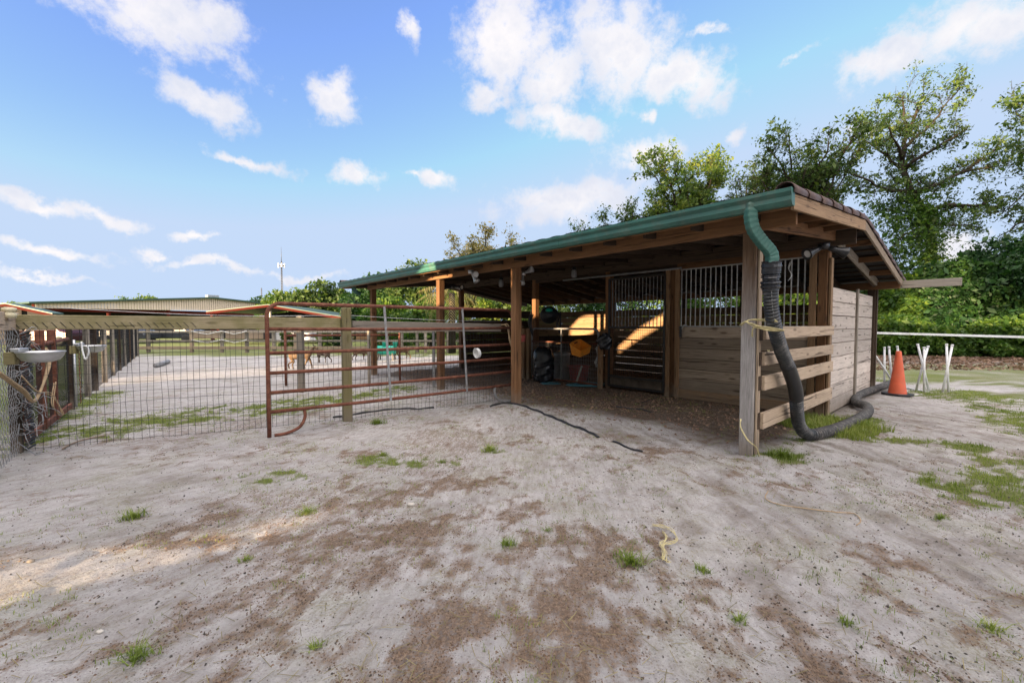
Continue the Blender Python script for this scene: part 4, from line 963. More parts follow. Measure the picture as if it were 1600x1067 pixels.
# ------------------------------------------------------------------ things lying about
def strip(name, label, pts, w, mat, cat):
    mb = MB(); ps = smooth_path([Vector((p.x, p.y, hz_(p.x, p.y) + .012)) for p in pts], .06)
    ps = [Vector((p.x, p.y, hz_(p.x, p.y) + .010 + .006 * math.sin(i))) for i, p in enumerate(ps)]
    mb.tube(ps, w, 8); o = mb.build(name, M[mat], None, origin=ps[0]); return tag(o, label, cat)
strip('hose_line', 'thin black hose snaking along the sand in front of the middle stable post', [G(766, 636), G(790, 632), G(815, 636), G(850, 648), G(880, 660), G(910, 671), G(935, 683)], .02, 'black', 'hose')
strip('hose_line', 'short black hose piece half buried right of the long hose', [G(958, 690), G(975, 696), G(1003, 708)], .012, 'black', 'hose')
strip('hose_line', 'black hose lying behind the mossy post at the foot of the wire', [G(520, 653), G(545, 650), G(600, 641), G(640, 639), G(678, 637)], .017, 'black', 'hose')
strip('rubber_strip', 'dark rubber strip lying in the stable aisle before the stall', [G(962, 636), G(1000, 640), G(1020, 645)], .012, 'black', 'strip')
strip('cable', 'dark cable running from the stall door foot into the aisle', [G(1040, 616), G(1025, 622), G(1003, 630)], .010, 'black', 'cable')
c = G(244, 571, .08)
rt = thing('metal_pipe', 'grey metal pipe lying on the sand of the pen', 'pipe', Vector((c.x, c.y, 0)))
MB().tube([c, c + Vector((-.85, 1.55, 0))], .085, 14, True).build('tube', M['rustgrey'], rt)
MB().lathe(c, [(0, 0), (.075, .0)], 14, False, Vector((-.72, -.69, 0))).build('dark_mouth', M['black'], rt)
rt.children[1].location = rt.children[1].location + Vector((-.004, -.004, 0))
# yellow twine on the ground
def gpts(l, dz=.015): return [Vector((G(x, y).x, G(x, y).y, hz_(G(x, y).x, G(x, y).y) + dz)) for x, y in l]
mb = MB()
for k in range(4):
    for path_ in ([(1018, 824), (1035, 823), (1050, 832), (1060, 848), (1045, 853), (1032, 857), (1036, 868), (1038, 882), (1045, 883)], [(1038, 829), (1040, 845), (1034, 858), (1036, 870), (1034, 881)]):
        q = [p + Vector((random.gauss(0, .011), random.gauss(0, .011), random.uniform(0, .016))) for p in gpts(path_)]
        mb.tube(smooth_path(q, .02), .002, 5)
o = mb.build('twine', M['twine'], None, origin=gpts([(1035, 855)])[0]); tag(o, 'tangle of yellow twine lying on the bare soil in the foreground', 'twine')
mb = MB(); mb.tube(smooth_path(gpts([(1200, 770), (1196, 780), (1215, 790), (1260, 796), (1310, 800), (1335, 802), (1345, 812), (1338, 820)], .008), .03), .004, 5)
o = mb.build('twine', M['rope'], None, origin=gpts([(1200, 770)])[0]); tag(o, 'single pale cord curving over the rutted sand right of the twine tangle', 'cord')
def rock(px, py, r, label, mat='stone', flat=.5):
    q = G(px, py); c = Vector((q.x, q.y, hz_(q.x, q.y) + r * flat * .5)); vs = []; n, m_ = 10, 7
    for i in range(m_):
        ph = math.pi * i / (m_ - 1)
        for k in range(n):
            a = 2 * math.pi * k / n; rr = r * random.uniform(.8, 1.15)
            vs.append(c + Vector((math.sin(ph) * math.cos(a) * rr, math.sin(ph) * math.sin(a) * rr * .7, math.cos(ph) * rr * flat)))
    o = MB().add(vs, [(i * n + k, i * n + (k + 1) % n, (i + 1) * n + (k + 1) % n, (i + 1) * n + k) for i in range(m_ - 1) for k in range(n)], None, True).build('stone', M[mat], None, origin=c)
    tag(o, label, 'stone')
rock(642, 791, .035, 'flat pale stone on the bare soil below the gate')
rock(156, 990, .018, 'small white stone in the lower left sand', 'stone')
rock(1421, 946, .014, 'tiny tan stone in the sand at lower right', 'fresh')
rock(757, 806, .016, 'little grey stone right of the flat pale stone')
rock(49, 879, .022, 'dark clod in the sunlit streak at the left', 'grey')
mb = MB(); mb.tube(smooth_path(gpts([(582, 782), (592, 779), (603, 775)], .012), .03), .004, 5); o = mb.build('stick', M['fresh'], None, origin=gpts([(582, 782)])[0]); tag(o, 'short pale stick on the soil left of the flat stone', 'stick')
mb = MB(); mb.tube(smooth_path(gpts([(98, 705), (112, 697), (135, 690), (165, 683)], .02), .03), .010, 5); o = mb.build('stick', M['fresh'], None, origin=gpts([(98, 705)])[0]); tag(o, 'thin tan stick under the wire fence at the left', 'stick')

# ------------------------------------------------------------------ grass tufts and ground scatter
def blades(C, hmin, hmax, w, lean=.6):
    n = len(C); a = RNG.uniform(0, 2 * math.pi, n); h = RNG.uniform(hmin, hmax, n); ln = h * lean * RNG.random(n) * 1.5
    dirv = np.stack([np.cos(a), np.sin(a), np.zeros(n)], 1); sd = np.stack([-np.sin(a), np.cos(a), np.zeros(n)], 1) * w
    mid = C + dirv * (ln * .35)[:, None] + np.array([0, 0, 1]) * (h * .6)[:, None]
    tip = C + dirv * ln[:, None] + np.array([0, 0, 1]) * h[:, None]
    V1 = np.stack([C - sd, C + sd, mid + sd * .7, mid - sd * .7], 1); V2 = np.stack([mid - sd * .7, mid + sd * .7, tip + sd * .05, tip - sd * .05], 1)
    return np.concatenate([V1, V2])
tufts = [(208, 808, .10, 'grass tuft on the dark soil ridge at the left'), (480, 802, .08, 'grass tuft in the middle foreground left of the pale stick'), (792, 850, .075, 'flat green tuft on bare soil near the centre'),
 (985, 878, .10, 'wide grass tuft left of the yellow twine'), (213, 1030, .085, 'grass tuft at the bottom left corner area'), (1322, 967, .055, 'bright yellow green weed at lower right'),
 (1153, 964, .05, 'small green weed left of the bright weed'), (1470, 808, .06, 'dark leafy weed on the rutted sand at the right'), (765, 704, .11, 'round green tuft in the sand before the stable'),
 (598, 712, .07, 'green tuft beneath the gate on open sand'), (1222, 714, .16, 'lush grass clump at the foot of the corner post'), (590, 662, .12, 'grass at the foot of the mossy fence post'),
 (1452, 748, .08, 'green tuft between the ruts at the right'), (383, 876, .05, 'tiny tuft right of the sunlit streak'), (492, 1015, .045, 'tiny upright weed at the bottom near the centre left'), (1098, 888, .06, 'low weed right of the yellow twine'),
 (855, 828, .04, 'small sprig above the flat centre tuft'), (1550, 975, .07, 'pale flat weed near the right bottom'), (690, 722, .06, 'sparse tuft left of the round green tuft')]
for (px, py, r, lab) in tufts:
    q = G(px, py); n = int(130 * (r / .08) ** 1.3); rr = r * 1.1 * np.clip(np.abs(RNG.normal(0, .5, n)), 0, 1.0); a = RNG.uniform(0, 6.283, n)
    X = q.x + rr * np.cos(a); Y = q.y + rr * np.sin(a) * .8; C = np.stack([X, Y, height(X, Y) - .003], 1) - np.array([q.x, q.y, 0])
    o = quads('grass_tuft', blades(C, r * .18, r * .75, .0024 if r < .1 else .0032, 1.5), M['grass']); o.location = (q.x, q.y, 0)
    tag(o, lab, 'weed', 'green tufts growing in the sandy yard')
def scatter(n, x0, x1, y0, y1, pw=1.0):
    X = RNG.uniform(x0, x1, n); Y = y0 + (y1 - y0) * RNG.random(n) ** pw; return X, Y
# grass cover by mask
X, Y = scatter(1300000, -11, 10, 1.8, 14, 1.2); dm_, gm_, bm_, lm_ = masks(X, Y)
keep = RNG.random(len(X)) < gm_ ** 1.4 * .6; X = X[keep]; Y = Y[keep]
C = np.stack([X, Y, height(X, Y) - .004], 1); sc1 = np.clip(Y / 5, .7, 2.2)
V = blades(C, .012, .05, .0025); o = quads('grass_cover', V, M['grass']); tag(o, 'patchy short green grass', 'grass', kind='stuff')
n = 4200; X, Y = scatter(n, -4.5, 5.5, 1.6, 9, 1.2); cl = fbm(X * 1.6, Y * 1.6, 3, 91); keep = cl > .5; X = np.repeat(X[keep], 9) + RNG.normal(0, .018, keep.sum() * 9); Y = np.repeat(Y[keep], 9) + RNG.normal(0, .018, keep.sum() * 9)
o = quads('weed_sprouts', blades(np.stack([X, Y, height(X, Y) - .002], 1), .006, .03, .0016), M['grass']); tag(o, 'tiny sparse weed sprouts dotted over the yard', 'weeds', kind='stuff')
X, Y = scatter(26000, 3.4, 5.6, 4.9, 7.2); q1 = G(1300, 668); q2 = G(1230, 712)
d1 = np.hypot((X - q1.x) * .8 + (Y - q1.y) * .3, (Y - q1.y) * .8 - (X - q1.x) * .4); keep = (d1 < .62 * (.6 + .6 * fbm(X * 5, Y * 5, 2, 5))) & (RNG.random(len(X)) < .9)
X = X[keep]; Y = Y[keep]; o = quads('grass_by_pipe', blades(np.stack([X, Y, height(X, Y)], 1), .03, .13, .003), M['grass']); tag(o, 'long grass growing round the drain pipe on the ground', 'grass', kind='stuff')
# soil crumbs in the dark patches
def crumbs(X, Y, smin, smax):
    n = len(X); c = np.stack([X, Y, height(X, Y)], 1); s = (smin + (smax - smin) * RNG.random(n) ** 2.5)[:, None]
    th = RNG.uniform(0, 6.283, n); a = np.stack([np.cos(th), np.sin(th), 0 * th], 1) * s; b = np.stack([-np.sin(th), np.cos(th), 0 * th], 1) * s * RNG.uniform(.5, 1, n)[:, None]; z = np.array([0, 0, 1]) * s
    top = c + z * .8 + RNG.normal(0, .15, (n, 3)) * s
    lo = c - z * .2
    q = [lo - a - b, lo + a - b * .8, lo + a * .8 + b, lo - a * .9 + b]
    return np.concatenate([np.stack([q[0], q[1], top + a * .3 - b * .2, top - a * .3 - b * .2], 1), np.stack([q[1], q[2], top + a * .3 + b * .3, top + a * .3 - b * .2], 1), np.stack([q[2], q[3], top - a * .3 + b * .3, top + a * .3 + b * .3], 1),
                           np.stack([q[3], q[0], top - a * .3 - b * .2, top - a * .3 + b * .3], 1), np.stack([top - a * .3 - b * .2, top + a * .3 - b * .2, top + a * .3 + b * .3, top - a * .3 + b * .3], 1)])
X, Y = scatter(380000, -4, 5, 1.5, 6.5, 1.5); dm_, gm_, bm_, lm_ = masks(X, Y); keep = RNG.random(len(X)) < dm_ * .62; X = X[keep]; Y = Y[keep]
o = quads('soil_crumbs', crumbs(X, Y, .0016, .0065), M['crumb']); tag(o, 'dark crumbly soil and debris scattered in patches', 'soil', kind='stuff')
X, Y = scatter(34000, -7, 7, 1.5, 9, 1.3); keep = RNG.random(len(X)) < np.clip((fbm(X * 1.1, Y * 1.1, 3, 88) - .35) * 3, .08, 1) * .5; X = X[keep]; Y = Y[keep]
o = quads('droppings', crumbs(X, Y, .0025, .0095), M['pellet']); tag(o, 'small dark droppings dotted over the sand', 'droppings', kind='stuff')
# wood chips in the aisle
ts = RNG.uniform(0, 10.3, 16000); tv_ = RNG.uniform(.0, 6.4, 16000); PX = B0.x + E_U.x * ts + E_V.x * tv_; PY = B0.y + E_U.y * ts + E_V.y * tv_
keep = (tv_ > 3) | (RNG.random(16000) < np.clip(tv_ / 1.2, .1, 1)); PX = PX[keep]; PY = PY[keep]
o = quads('wood_chips', crumbs(PX, PY, .006, .028), M['litter']); tag(o, 'wood chips and litter strewn over the stable floor', 'litter', kind='stuff')
# leaf litter at the right back, straw bits near
X, Y = scatter(22000, 7, 32, 13.5, 24); C = np.stack([X, Y, 0 * X + .03], 1); o = quads('leaf_litter', leafquads(C, .05, .7), M['litter']); tag(o, 'brown fallen leaves under the hedge', 'leaf litter', kind='stuff')
n = 3200; X, Y = scatter(n, -3.5, 4.5, 1.6, 6, 1.4); C = np.stack([X, Y, height(X, Y) + .006], 1); th = RNG.uniform(0, 6.28, n); ln = RNG.uniform(.012, .05, n)[:, None]
a = np.stack([np.cos(th), np.sin(th), .1 * np.sin(th * 3)], 1) * ln; b = np.stack([-np.sin(th), np.cos(th), 0 * th], 1) * .0014
o = quads('straw_bits', np.stack([C - a - b, C - a + b, C + a + b, C + a - b], 1), M['drygrass']); tag(o, 'thin dry straw bits on the ground', 'straw', kind='stuff')

# ------------------------------------------------------------------ trees
def limb_tree(name, label, cat, base, limbs, leafm, nleaf, lsize, twig=(1.0, 2.2), dens=.55, group=None, clump=.34, vine=None, up=.25, thick=1.0, pick=.45):
    rt = thing(name, label, cat, (base[0], base[1], 0), group); bx = Vector((base[0], base[1], 0))
    tk = MB(); lb = MB(); tips = []
    for li, (pts, r0, r1) in enumerate(limbs):
        sp = smooth_path([Vector(p) for p in pts], .5); n = len(sp)
        rs = [(r0 + (r1 - r0) * (i / (n - 1)) ** .8) * thick for i in range(n)]
        sp = [p + (Vector((random.gauss(0, .05), random.gauss(0, .05), 0)) if 0 < i else Vector()) for i, p in enumerate(sp)]
        (tk if li == 0 else lb).tube(sp, rs, 8)
        lo = int(n * (.45 if li == 0 else .15))
        for i in range(lo, n):
            for _ in range(1 if random.random() > dens else 2):
                t = (sp[min(i + 1, n - 1)] - sp[max(i - 1, 0)]).normalized()
                dv = (t * .5 + Vector((random.gauss(0, 1), random.gauss(0, 1), random.gauss(up, .8))).normalized()).normalized()
                L1 = random.uniform(*twig); q = [sp[i]]; 
                for s_ in range(4):
                    dv = (dv + Vector((random.gauss(0, .25), random.gauss(0, .25), random.gauss(.03, .2)))).normalized(); q.append(q[-1] + dv * L1 / 4)
                rr = max(.012, min(rs[i] * .35, .05)); lb.tube(q, [rr, rr * .8, rr * .6, rr * .45, rr * .3], 5, False)
                for s_ in range(1, 5):
                    for _ in range(2):
                        d2 = (dv + Vector((random.gauss(0, .9), random.gauss(0, .9), random.gauss(.1, .6)))).normalized(); e = q[s_] + d2 * random.uniform(.25, .7)
                        lb.tube([q[s_], (q[s_] + e) / 2 + Vector((0, 0, .04)), e], [.012, .009, .005], 3, False); tips += [e, (q[s_] + e) / 2]
    T = np.array([tuple(t) for t in tips]); T = T[RNG.random(len(T)) < pick]; idx = RNG.integers(0, len(T), nleaf)
    C = T[idx] + RNG.normal(0, clump, (nleaf, 3)) * np.array([1, 1, .7])
    V = leafquads(C, lsize)
    if vine:
        vp = []
        for (pts, rr, nn) in vine:
            sp = smooth_path(pts, .3); sp = np.array([tuple(p) for p in sp]); k = RNG.integers(0, len(sp), nn); vp.append(sp[k] + RNG.normal(0, rr, (nn, 3)))
        vo_ = quads('vine', leafquads(np.concatenate(vp) - np.array(bx), lsize * 1.1), M['leaf_vine'], None, rt)
    V = V - np.array(bx)
    quads('crown', V, M[leafm], None, rt)
    tk.build('trunk', M['bark'], rt); lb.build('limbs', M['bark'], rt)
    return rt
def auto_limbs(b, H, spread, n, trunk_h, lean=(0, 0), r0=.25):
    b = Vector((b[0], b[1], 0)); top = b + Vector((lean[0], lean[1], trunk_h))
    limbs = [([b, b.lerp(top, .5) + Vector((random.gauss(0, .1), random.gauss(0, .1), 0)), top, b + Vector((lean[0] * 1.4, lean[1] * 1.4, H * .9))], r0, .04)]
    for k in range(n):
        a = 2 * math.pi * (k + random.random() * .7) / n; t = random.uniform(.35, 1); z0 = trunk_h * random.uniform(.75, 1.05) + (H - trunk_h) * .35 * (k % 3) / 2
        s0 = b + Vector((lean[0], lean[1], 0)) * (z0 / H) + Vector((0, 0, z0)); rr = spread * random.uniform(.65, 1.05); e = b + Vector((math.cos(a) * rr + lean[0], math.sin(a) * rr + lean[1], z0 + (H - z0) * random.uniform(.45, .95)))
        mid = s0.lerp(e, .5) + Vector((0, 0, random.uniform(-.1, .5)))
        limbs.append(([s0, mid, e], r0 * .42, .03))
    return limbs
# the big spreading oak at the right
YO = 25.0; J = lambda l: [P(x, y, YO + dy) for (x, y, dy) in l]
ol = [(J([(1462, 545, 0), (1458, 480, 0), (1455, 420, 0), (1452, 370, 0), (1440, 335, 0), (1424, 300, 0), (1411, 270, 0), (1412, 235, 0), (1425, 195, 0), (1440, 150, 0)]), .42, .05),
 (J([(1424, 300, 0), (1385, 296, -1), (1352, 280, -2), (1325, 268, -2)]), .13, .03), (J([(1411, 268, 0), (1385, 245, 1), (1362, 225, 1), (1336, 215, 1)]), .12, .03),
 (J([(1411, 250, 0), (1395, 215, -1), (1380, 190, -1)]), .10, .03), (J([(1414, 230, 0), (1450, 198, 1), (1475, 168, 1), (1502, 136, 1)]), .12, .02), (J([(1420, 205, 0), (1408, 165, 1), (1415, 145, 1)]), .09, .02),
 (J([(1412, 265, 0), (1450, 238, -1), (1490, 215, -2), (1512, 200, -2)]), .12, .02), (J([(1424, 302, 0), (1470, 285, 1), (1515, 262, 1), (1555, 235, 1), (1600, 222, 1)]), .17, .03),
 (J([(1500, 270, 1), (1545, 262, 1), (1590, 258, 0)]), .10, .02), (J([(1440, 335, 0), (1480, 320, -1), (1525, 322, -2), (1575, 305, -2)]), .15, .02), (J([(1448, 350, 0), (1490, 352, 1), (1535, 350, 2)]), .1, .02),
 (J([(1438, 330, 0), (1400, 330, 1), (1365, 322, 1)]), .1, .02), (J([(1450, 365, 0), (1415, 365, -1), (1395, 385, -1)]), .09, .02), (J([(1452, 400, 0), (1420, 420, 1), (1400, 430, 1)]), .09, .02)]
b_ = P(1462, 545, YO)
limb_tree('oak_tree', 'tall open oak with spreading bare branches above the hedge', 'tree', (b_.x, b_.y), ol, 'leaf_oak', 18500, .072, (.6, 1.4), .5, None, .17,
          [(J([(1458, 480, -.5), (1455, 420, -.5), (1452, 370, -.4), (1440, 335, -.3), (1424, 310, -.2)]), .4, 5000), (J([(1400, 420, -1), (1420, 380, -1), (1400, 330, 0), (1370, 340, 0)]), .7, 3500)])
# tree at the right frame edge, reaching in
YE = 21.0; JE = lambda l: [P(x, y, YE + dy) for (x, y, dy) in l]
el = [(JE([(1700, 545, 0), (1695, 400, 0), (1690, 300, 0), (1680, 200, 0), (1670, 120, 0)]), .35, .05), (JE([(1690, 300, 0), (1640, 290, 0), (1600, 300, 0), (1575, 330, 0)]), .12, .02),
      (JE([(1688, 240, 0), (1640, 210, 0), (1605, 185, 0), (1585, 175, 0)]), .12, .02), (JE([(1690, 330, 0), (1650, 340, 1), (1600, 345, 1), (1560, 370, 1)]), .12, .02), (JE([(1685, 270, 0), (1640, 255, -1), (1600, 240, -1)]), .12, .02)]
b_ = P(1700, 545, YE); limb_tree('oak_tree', 'oak reaching in from beyond the right edge', 'tree', (b_.x, b_.y), el, 'leaf_oak', 8500, .072, (.7, 1.5), .4, None, .18)
# two trees right behind the stable roof
def bgtree(name, label, px, Y, ytop, halfw, nl, leafm, nlimb=11, trunk=.45, lsize=.08, up=.3, dens=.7, clump=.3):
    b = P(px, 545, Y); H = P(px, ytop, Y).z; sp = halfw / FPX * Y
    return limb_tree(name, label, 'tree', (b.x, b.y), auto_limbs((b.x, b.y), H, sp, nlimb, H * trunk, (random.gauss(0, .3), 0), .22), leafm, nl, lsize, (.45, .95), dens, 'trees behind the stable', clump * .62, up=up)
bgtree('oak_tree', 'rounded oak directly behind the roof ridge near the gable', 1238, 24, 205, 72, 21000, 'leaf_oak', 16, .5)
bgtree('oak_tree', 'sunlit yellow green oak behind the middle of the stable roof', 1072, 27, 238, 62, 23000, 'leaf_lite', 13, .45)
bgtree('oak_tree', 'thin airy tree between the two oaks behind the roof', 1158, 29, 245, 30, 4000, 'leaf_oak', 9, .5)
bgtree('oak_tree', 'smaller tree stepping down left of the sunlit oak', 990, 30, 318, 42, 11000, 'leaf_oak', 10, .4)
bgtree('oak_tree', 'small sparse tree just showing over the roof middle', 915, 32, 352, 30, 2600, 'leaf_oak', 7, .5)
bgtree('oak_tree', 'wispy dry topped tree above the left half of the roof', 750, 33, 368, 55, 15000, 'leaf_dry', 11, .4, up=.5)
# dense bushes built from clumps
def bush(name, label, px, Y, ytop, halfw, nl, leafm, lsize=.09, ybase=None, group=None, deep=None, nb=26, core=True, cat='bush'):
    b = P(px, 540, Y); bx = Vector((b.x, b.y, 0)); H = P(px, ytop, Y).z; W_ = halfw / FPX * Y; D_ = deep or W_ * .8
    rt = thing(name, label, cat, (b.x, b.y, 0), group)
    cs = []; 
    for k in range(nb):
        a = random.uniform(0, 6.283); q = random.random() ** .5; z = random.uniform(.12, .84) * H; lim = math.sqrt(max(.15, 1 - (z / H) ** 2.2))
        cs.append((math.cos(a) * q * W_ * lim * .85, math.sin(a) * q * D_ * lim * .85, z, random.uniform(.16, .30) * min(H, W_ * 1.3)))
    cs.append((0, 0, H * .82, .2 * H * .9)); cs = np.array(cs)
    w = cs[:, 3] ** 2; idx = RNG.choice(len(cs), nl, p=w / w.sum()); dv = RNG.normal(size=(nl, 3)); dv /= np.linalg.norm(dv, axis=1)[:, None]
    rr = cs[idx, 3] * np.clip(RNG.normal(.95, .16, nl), .4, 1.5) * (1 + .25 * np.sin(dv[:, 0] * 6 + idx) * np.cos(dv[:, 2] * 5))
    C = cs[idx, :3] + dv * rr[:, None] * np.array([1, 1, .85]); C[:, 2] = np.maximum(C[:, 2], .03)
    quads('crown', leafquads(C, lsize), M[leafm], None, rt)
    tk = MB()
    for k in range(5):
        e = cs[random.randrange(len(cs))]; s0 = bx + Vector((random.gauss(0, W_ * .3), random.gauss(0, D_ * .2), 0)); tk.tube([s0, s0.lerp(bx + Vector(e[:3]), .5) + Vector((.1, 0, .1)), bx + Vector(e[:3])], [.09, .06, .02], 6)
    tk.build('trunk', M['bark'], rt); return rt
# right hand hedge
for (px, Y, yt, hw, nl, lm, lab) in ((1395, 23.5, 425, 55, 16000, 'leaf_vine', 'vine covered bush at the left end of the hedge beside the stable'), (1470, 23, 408, 62, 18000, 'leaf_dark', 'dark bush in the hedge under the tall oak'),
    (1545, 21, 372, 75, 24000, 'leaf_dark', 'tall dark bush crowned with vines at the right of the hedge'), (1630, 20, 360, 75, 20000, 'leaf_dark', 'tall dark bush cut by the right edge of the view'),
    (1330, 25, 420, 60, 12000, 'leaf_dark', 'shaded bush seen behind the stable gable'), (1510, 27, 440, 60, 10000, 'leaf_vine', 'back row bush peeping between the hedge crowns'), (1720, 19, 380, 80, 10000, 'leaf_dark', 'bush outside the right edge of the hedge')):
    bush('hedge_bush', lab, px, Y, yt, hw, nl, lm, .095, group='bushes forming the hedge at the right')
for (px, Y, yt, hw, nl, lab) in ((1400, 20.5, 490, 50, 9000, 'low yellow green shrub under the left end of the white rail'), (1480, 20, 511, 40, 8000, 'low yellow green shrub behind the crossed white stands'), (1560, 19.3, 496, 45, 8000, 'low shrub under the white rail at the right'), (1640, 18.6, 505, 45, 5000, 'low shrub beyond the right edge')):
    bush('low_shrub', lab, px, Y, yt, hw, nl, 'leaf_vine', .08, group='low shrubs under the white rail', deep=.9)
# background trees at the left, behind the pen
for (px, Y, yt, hw, nl, lm, lab) in ((432, 62, 452, 34, 6000, 'leaf_lite', 'small rounded tree just right of the tall mast'), (500, 50, 437, 52, 14000, 'leaf_oak', 'broad bushy tree between the mast and the stable'), (585, 42, 432, 60, 16000, 'leaf_dark', 'dark tree behind the left end of the stable roof'),
    (655, 36, 405, 55, 16000, 'leaf_oak', 'tree rising above the left third of the gutter'), (610, 30, 462, 45, 10000, 'leaf_vine', 'bright vine covered shrub seen below the roof edge'), (670, 27, 460, 38, 9000, 'leaf_vine', 'bright green shrub between the two left stable posts'),
    (740, 30, 425, 55, 14000, 'leaf_lite', 'pale leafy tree seen under the roof behind the pen'), (800, 30, 432, 55, 12000, 'leaf_oak', 'leafy tree seen between the posts behind the middle post'), (880, 30, 440, 60, 9000, 'leaf_oak', 'tree mass behind the rear wall of the stable'), (960, 30, 430, 60, 9000, 'leaf_dark', 'dark tree behind the rear wall right of centre'), (1060, 27, 430, 70, 9000, 'leaf_vine', 'green shrub seen through the gap above the stall'), (1170, 25, 425, 70, 9000, 'leaf_vine', 'green shrub seen through the stall bars'), (1250, 24, 425, 60, 9000, 'leaf_vine', 'green shrub seen through the bars right of the pipe'),
    (232, 118, 460, 28, 4000, 'leaf_lite', 'distant tree above the arena roof near its ridge'), (195, 130, 463, 14, 1500, 'leaf_lite', 'small distant treetop left of the arena ridge'), (35, 95, 474, 36, 4500, 'leaf_lite', 'distant tree behind the fence cap at far left'), (-60, 95, 470, 50, 3000, 'leaf_oak', 'distant tree beyond the left edge'), (545, 70, 458, 60, 5000, 'leaf_dark', 'dark distant trees behind the red roofed shed'),
    (405, 75, 463, 26, 3500, 'leaf_dark', 'dark treetop left of the mast behind the arena')):
    bush('background_tree', lab, px, Y, yt, hw, nl, lm, .10 if Y < 40 else .16 + (Y - 40) * .002, group='trees in the background', cat='tree')
# palm with drooping dry fronds
c = P(706, 458, 22); rt = thing('palm_tree', 'palm with drooping pale dry fronds behind the second stable post', 'palm', (c.x, c.y, 0))
MB().tube([Vector((c.x, c.y, 0)), Vector((c.x, c.y, c.z * .6)), c], [.2, .17, .15], 10).build('trunk', M['bark'], rt)
VV = []
for k in range(26):
    a = random.uniform(0, 6.283); dr = random.uniform(.5, 1.6); p = c - Vector((c.x, c.y, 0)) + Vector((0, 0, 0)); q = [Vector((0, 0, c.z))]
    dv = Vector((math.cos(a), math.sin(a), random.uniform(-.2, 1.1)))
    for s_ in range(14): dv = (dv + Vector((0, 0, -.16 * dr))).normalized(); q.append(q[-1] + dv * .15)
    for i in range(2, 14):
        t = (q[i + 1] - q[i]) if i < 14 else dv; sd = t.cross(UPZ).normalized() if t.cross(UPZ).length > .01 else Vector((1, 0, 0))
        for sg in (-1, 1):
            e = q[i] + sd * sg * .32 + t * 1.4 + Vector((0, 0, -.22)); wv = t.normalized() * .018
            VV.append([q[i] - wv, q[i] + wv, e + wv * .3, e - wv * .3])
quads('fronds', np.array([[tuple(x) for x in f] for f in VV]), M['leaf_dry'], None, rt)

# ------------------------------------------------------------------ far buildings
a = P(55, 475, 50); b = P(552, 490, 91); a.z = 0; b.z = 0; d = (b - a); Lw = d.length; d.normalize(); nb_ = Vector((d.y, -d.x, 0)); back = -nb_ if nb_.y < 0 else nb_
back = Vector((-d.y, d.x, 0)); tr_ = .409 * Lw
ar = thing('riding_arena', 'huge open riding arena with tan metal gable and dark green roof edge', 'arena', a)
ze, zr, zb_ = 3.93, 5.60, 3.72
gbl = MB(); 
nrib = 150
def ztop(t): return ze + (zr - ze) * t / tr_ if t < tr_ else zr + (3.9 - zr) * (t - tr_) / (Lw - tr_)
def zbot(t): return 3.45 + .0 * t + .25 * min(t, tr_) / tr_ - .35 * max(0, t - tr_) / (Lw - tr_)
for i in range(nrib):
    t = Lw * i / nrib; w = Lw / nrib
    for (u0, u1, off) in ((0, .62, 0), (.62, 1.0, .10)):
        p0 = a + d * (t + w * u0) + back * off; p1 = a + d * (t + w * u1) + back * off
        gbl.prism([p0 + UPZ * zbot(t), p1 + UPZ * zbot(t), p1 + UPZ * ztop(t + w * u1), p0 + UPZ * ztop(t + w * u0)], back * .05)
gbl.build('gable_siding', M['tan'], ar)
rf = MB()
for (t0, t1) in ((-.6, tr_), (tr_, Lw + .6)):
    z0 = ztop(max(0, min(Lw, t0))) + (.0); z1 = ztop(max(0, min(Lw, t1)))
    rf.prism([a + d * t0 - back * .5 + UPZ * (z0 + .02), a + d * t1 - back * .5 + UPZ * (z1 + .02), a + d * t1 - back * .5 + UPZ * (z1 + .22), a + d * t0 - back * .5 + UPZ * (z0 + .22)], back * 30)
rf.build('roof', M['roofgreen'], ar)
MB().beam(a + d * (tr_ - .8) + UPZ * (zr + .35), a + d * (tr_ + .8) + UPZ * (zr + .35), .8, .35).build('ridge_vent', M['galv'], ar)
for i in range(8):
    q = a + d * (Lw * i / 7) + back * .3; MB().beam(q, q + UPZ * 3.9, .3, .3).build('column', M['redtrim'], ar)
MB().beam(a + back * .4 + UPZ * 3.3, b + back * .4 + UPZ * 3.2, .25, .35).build('header_beam', M['redtrim'], ar)
MB().prism([a + back * 9, b + back * 9, b + back * 9 + UPZ * 3.7, a + back * 9 + UPZ * 3.9], back * .2).build('back_wall', M['darkstuff'], ar)
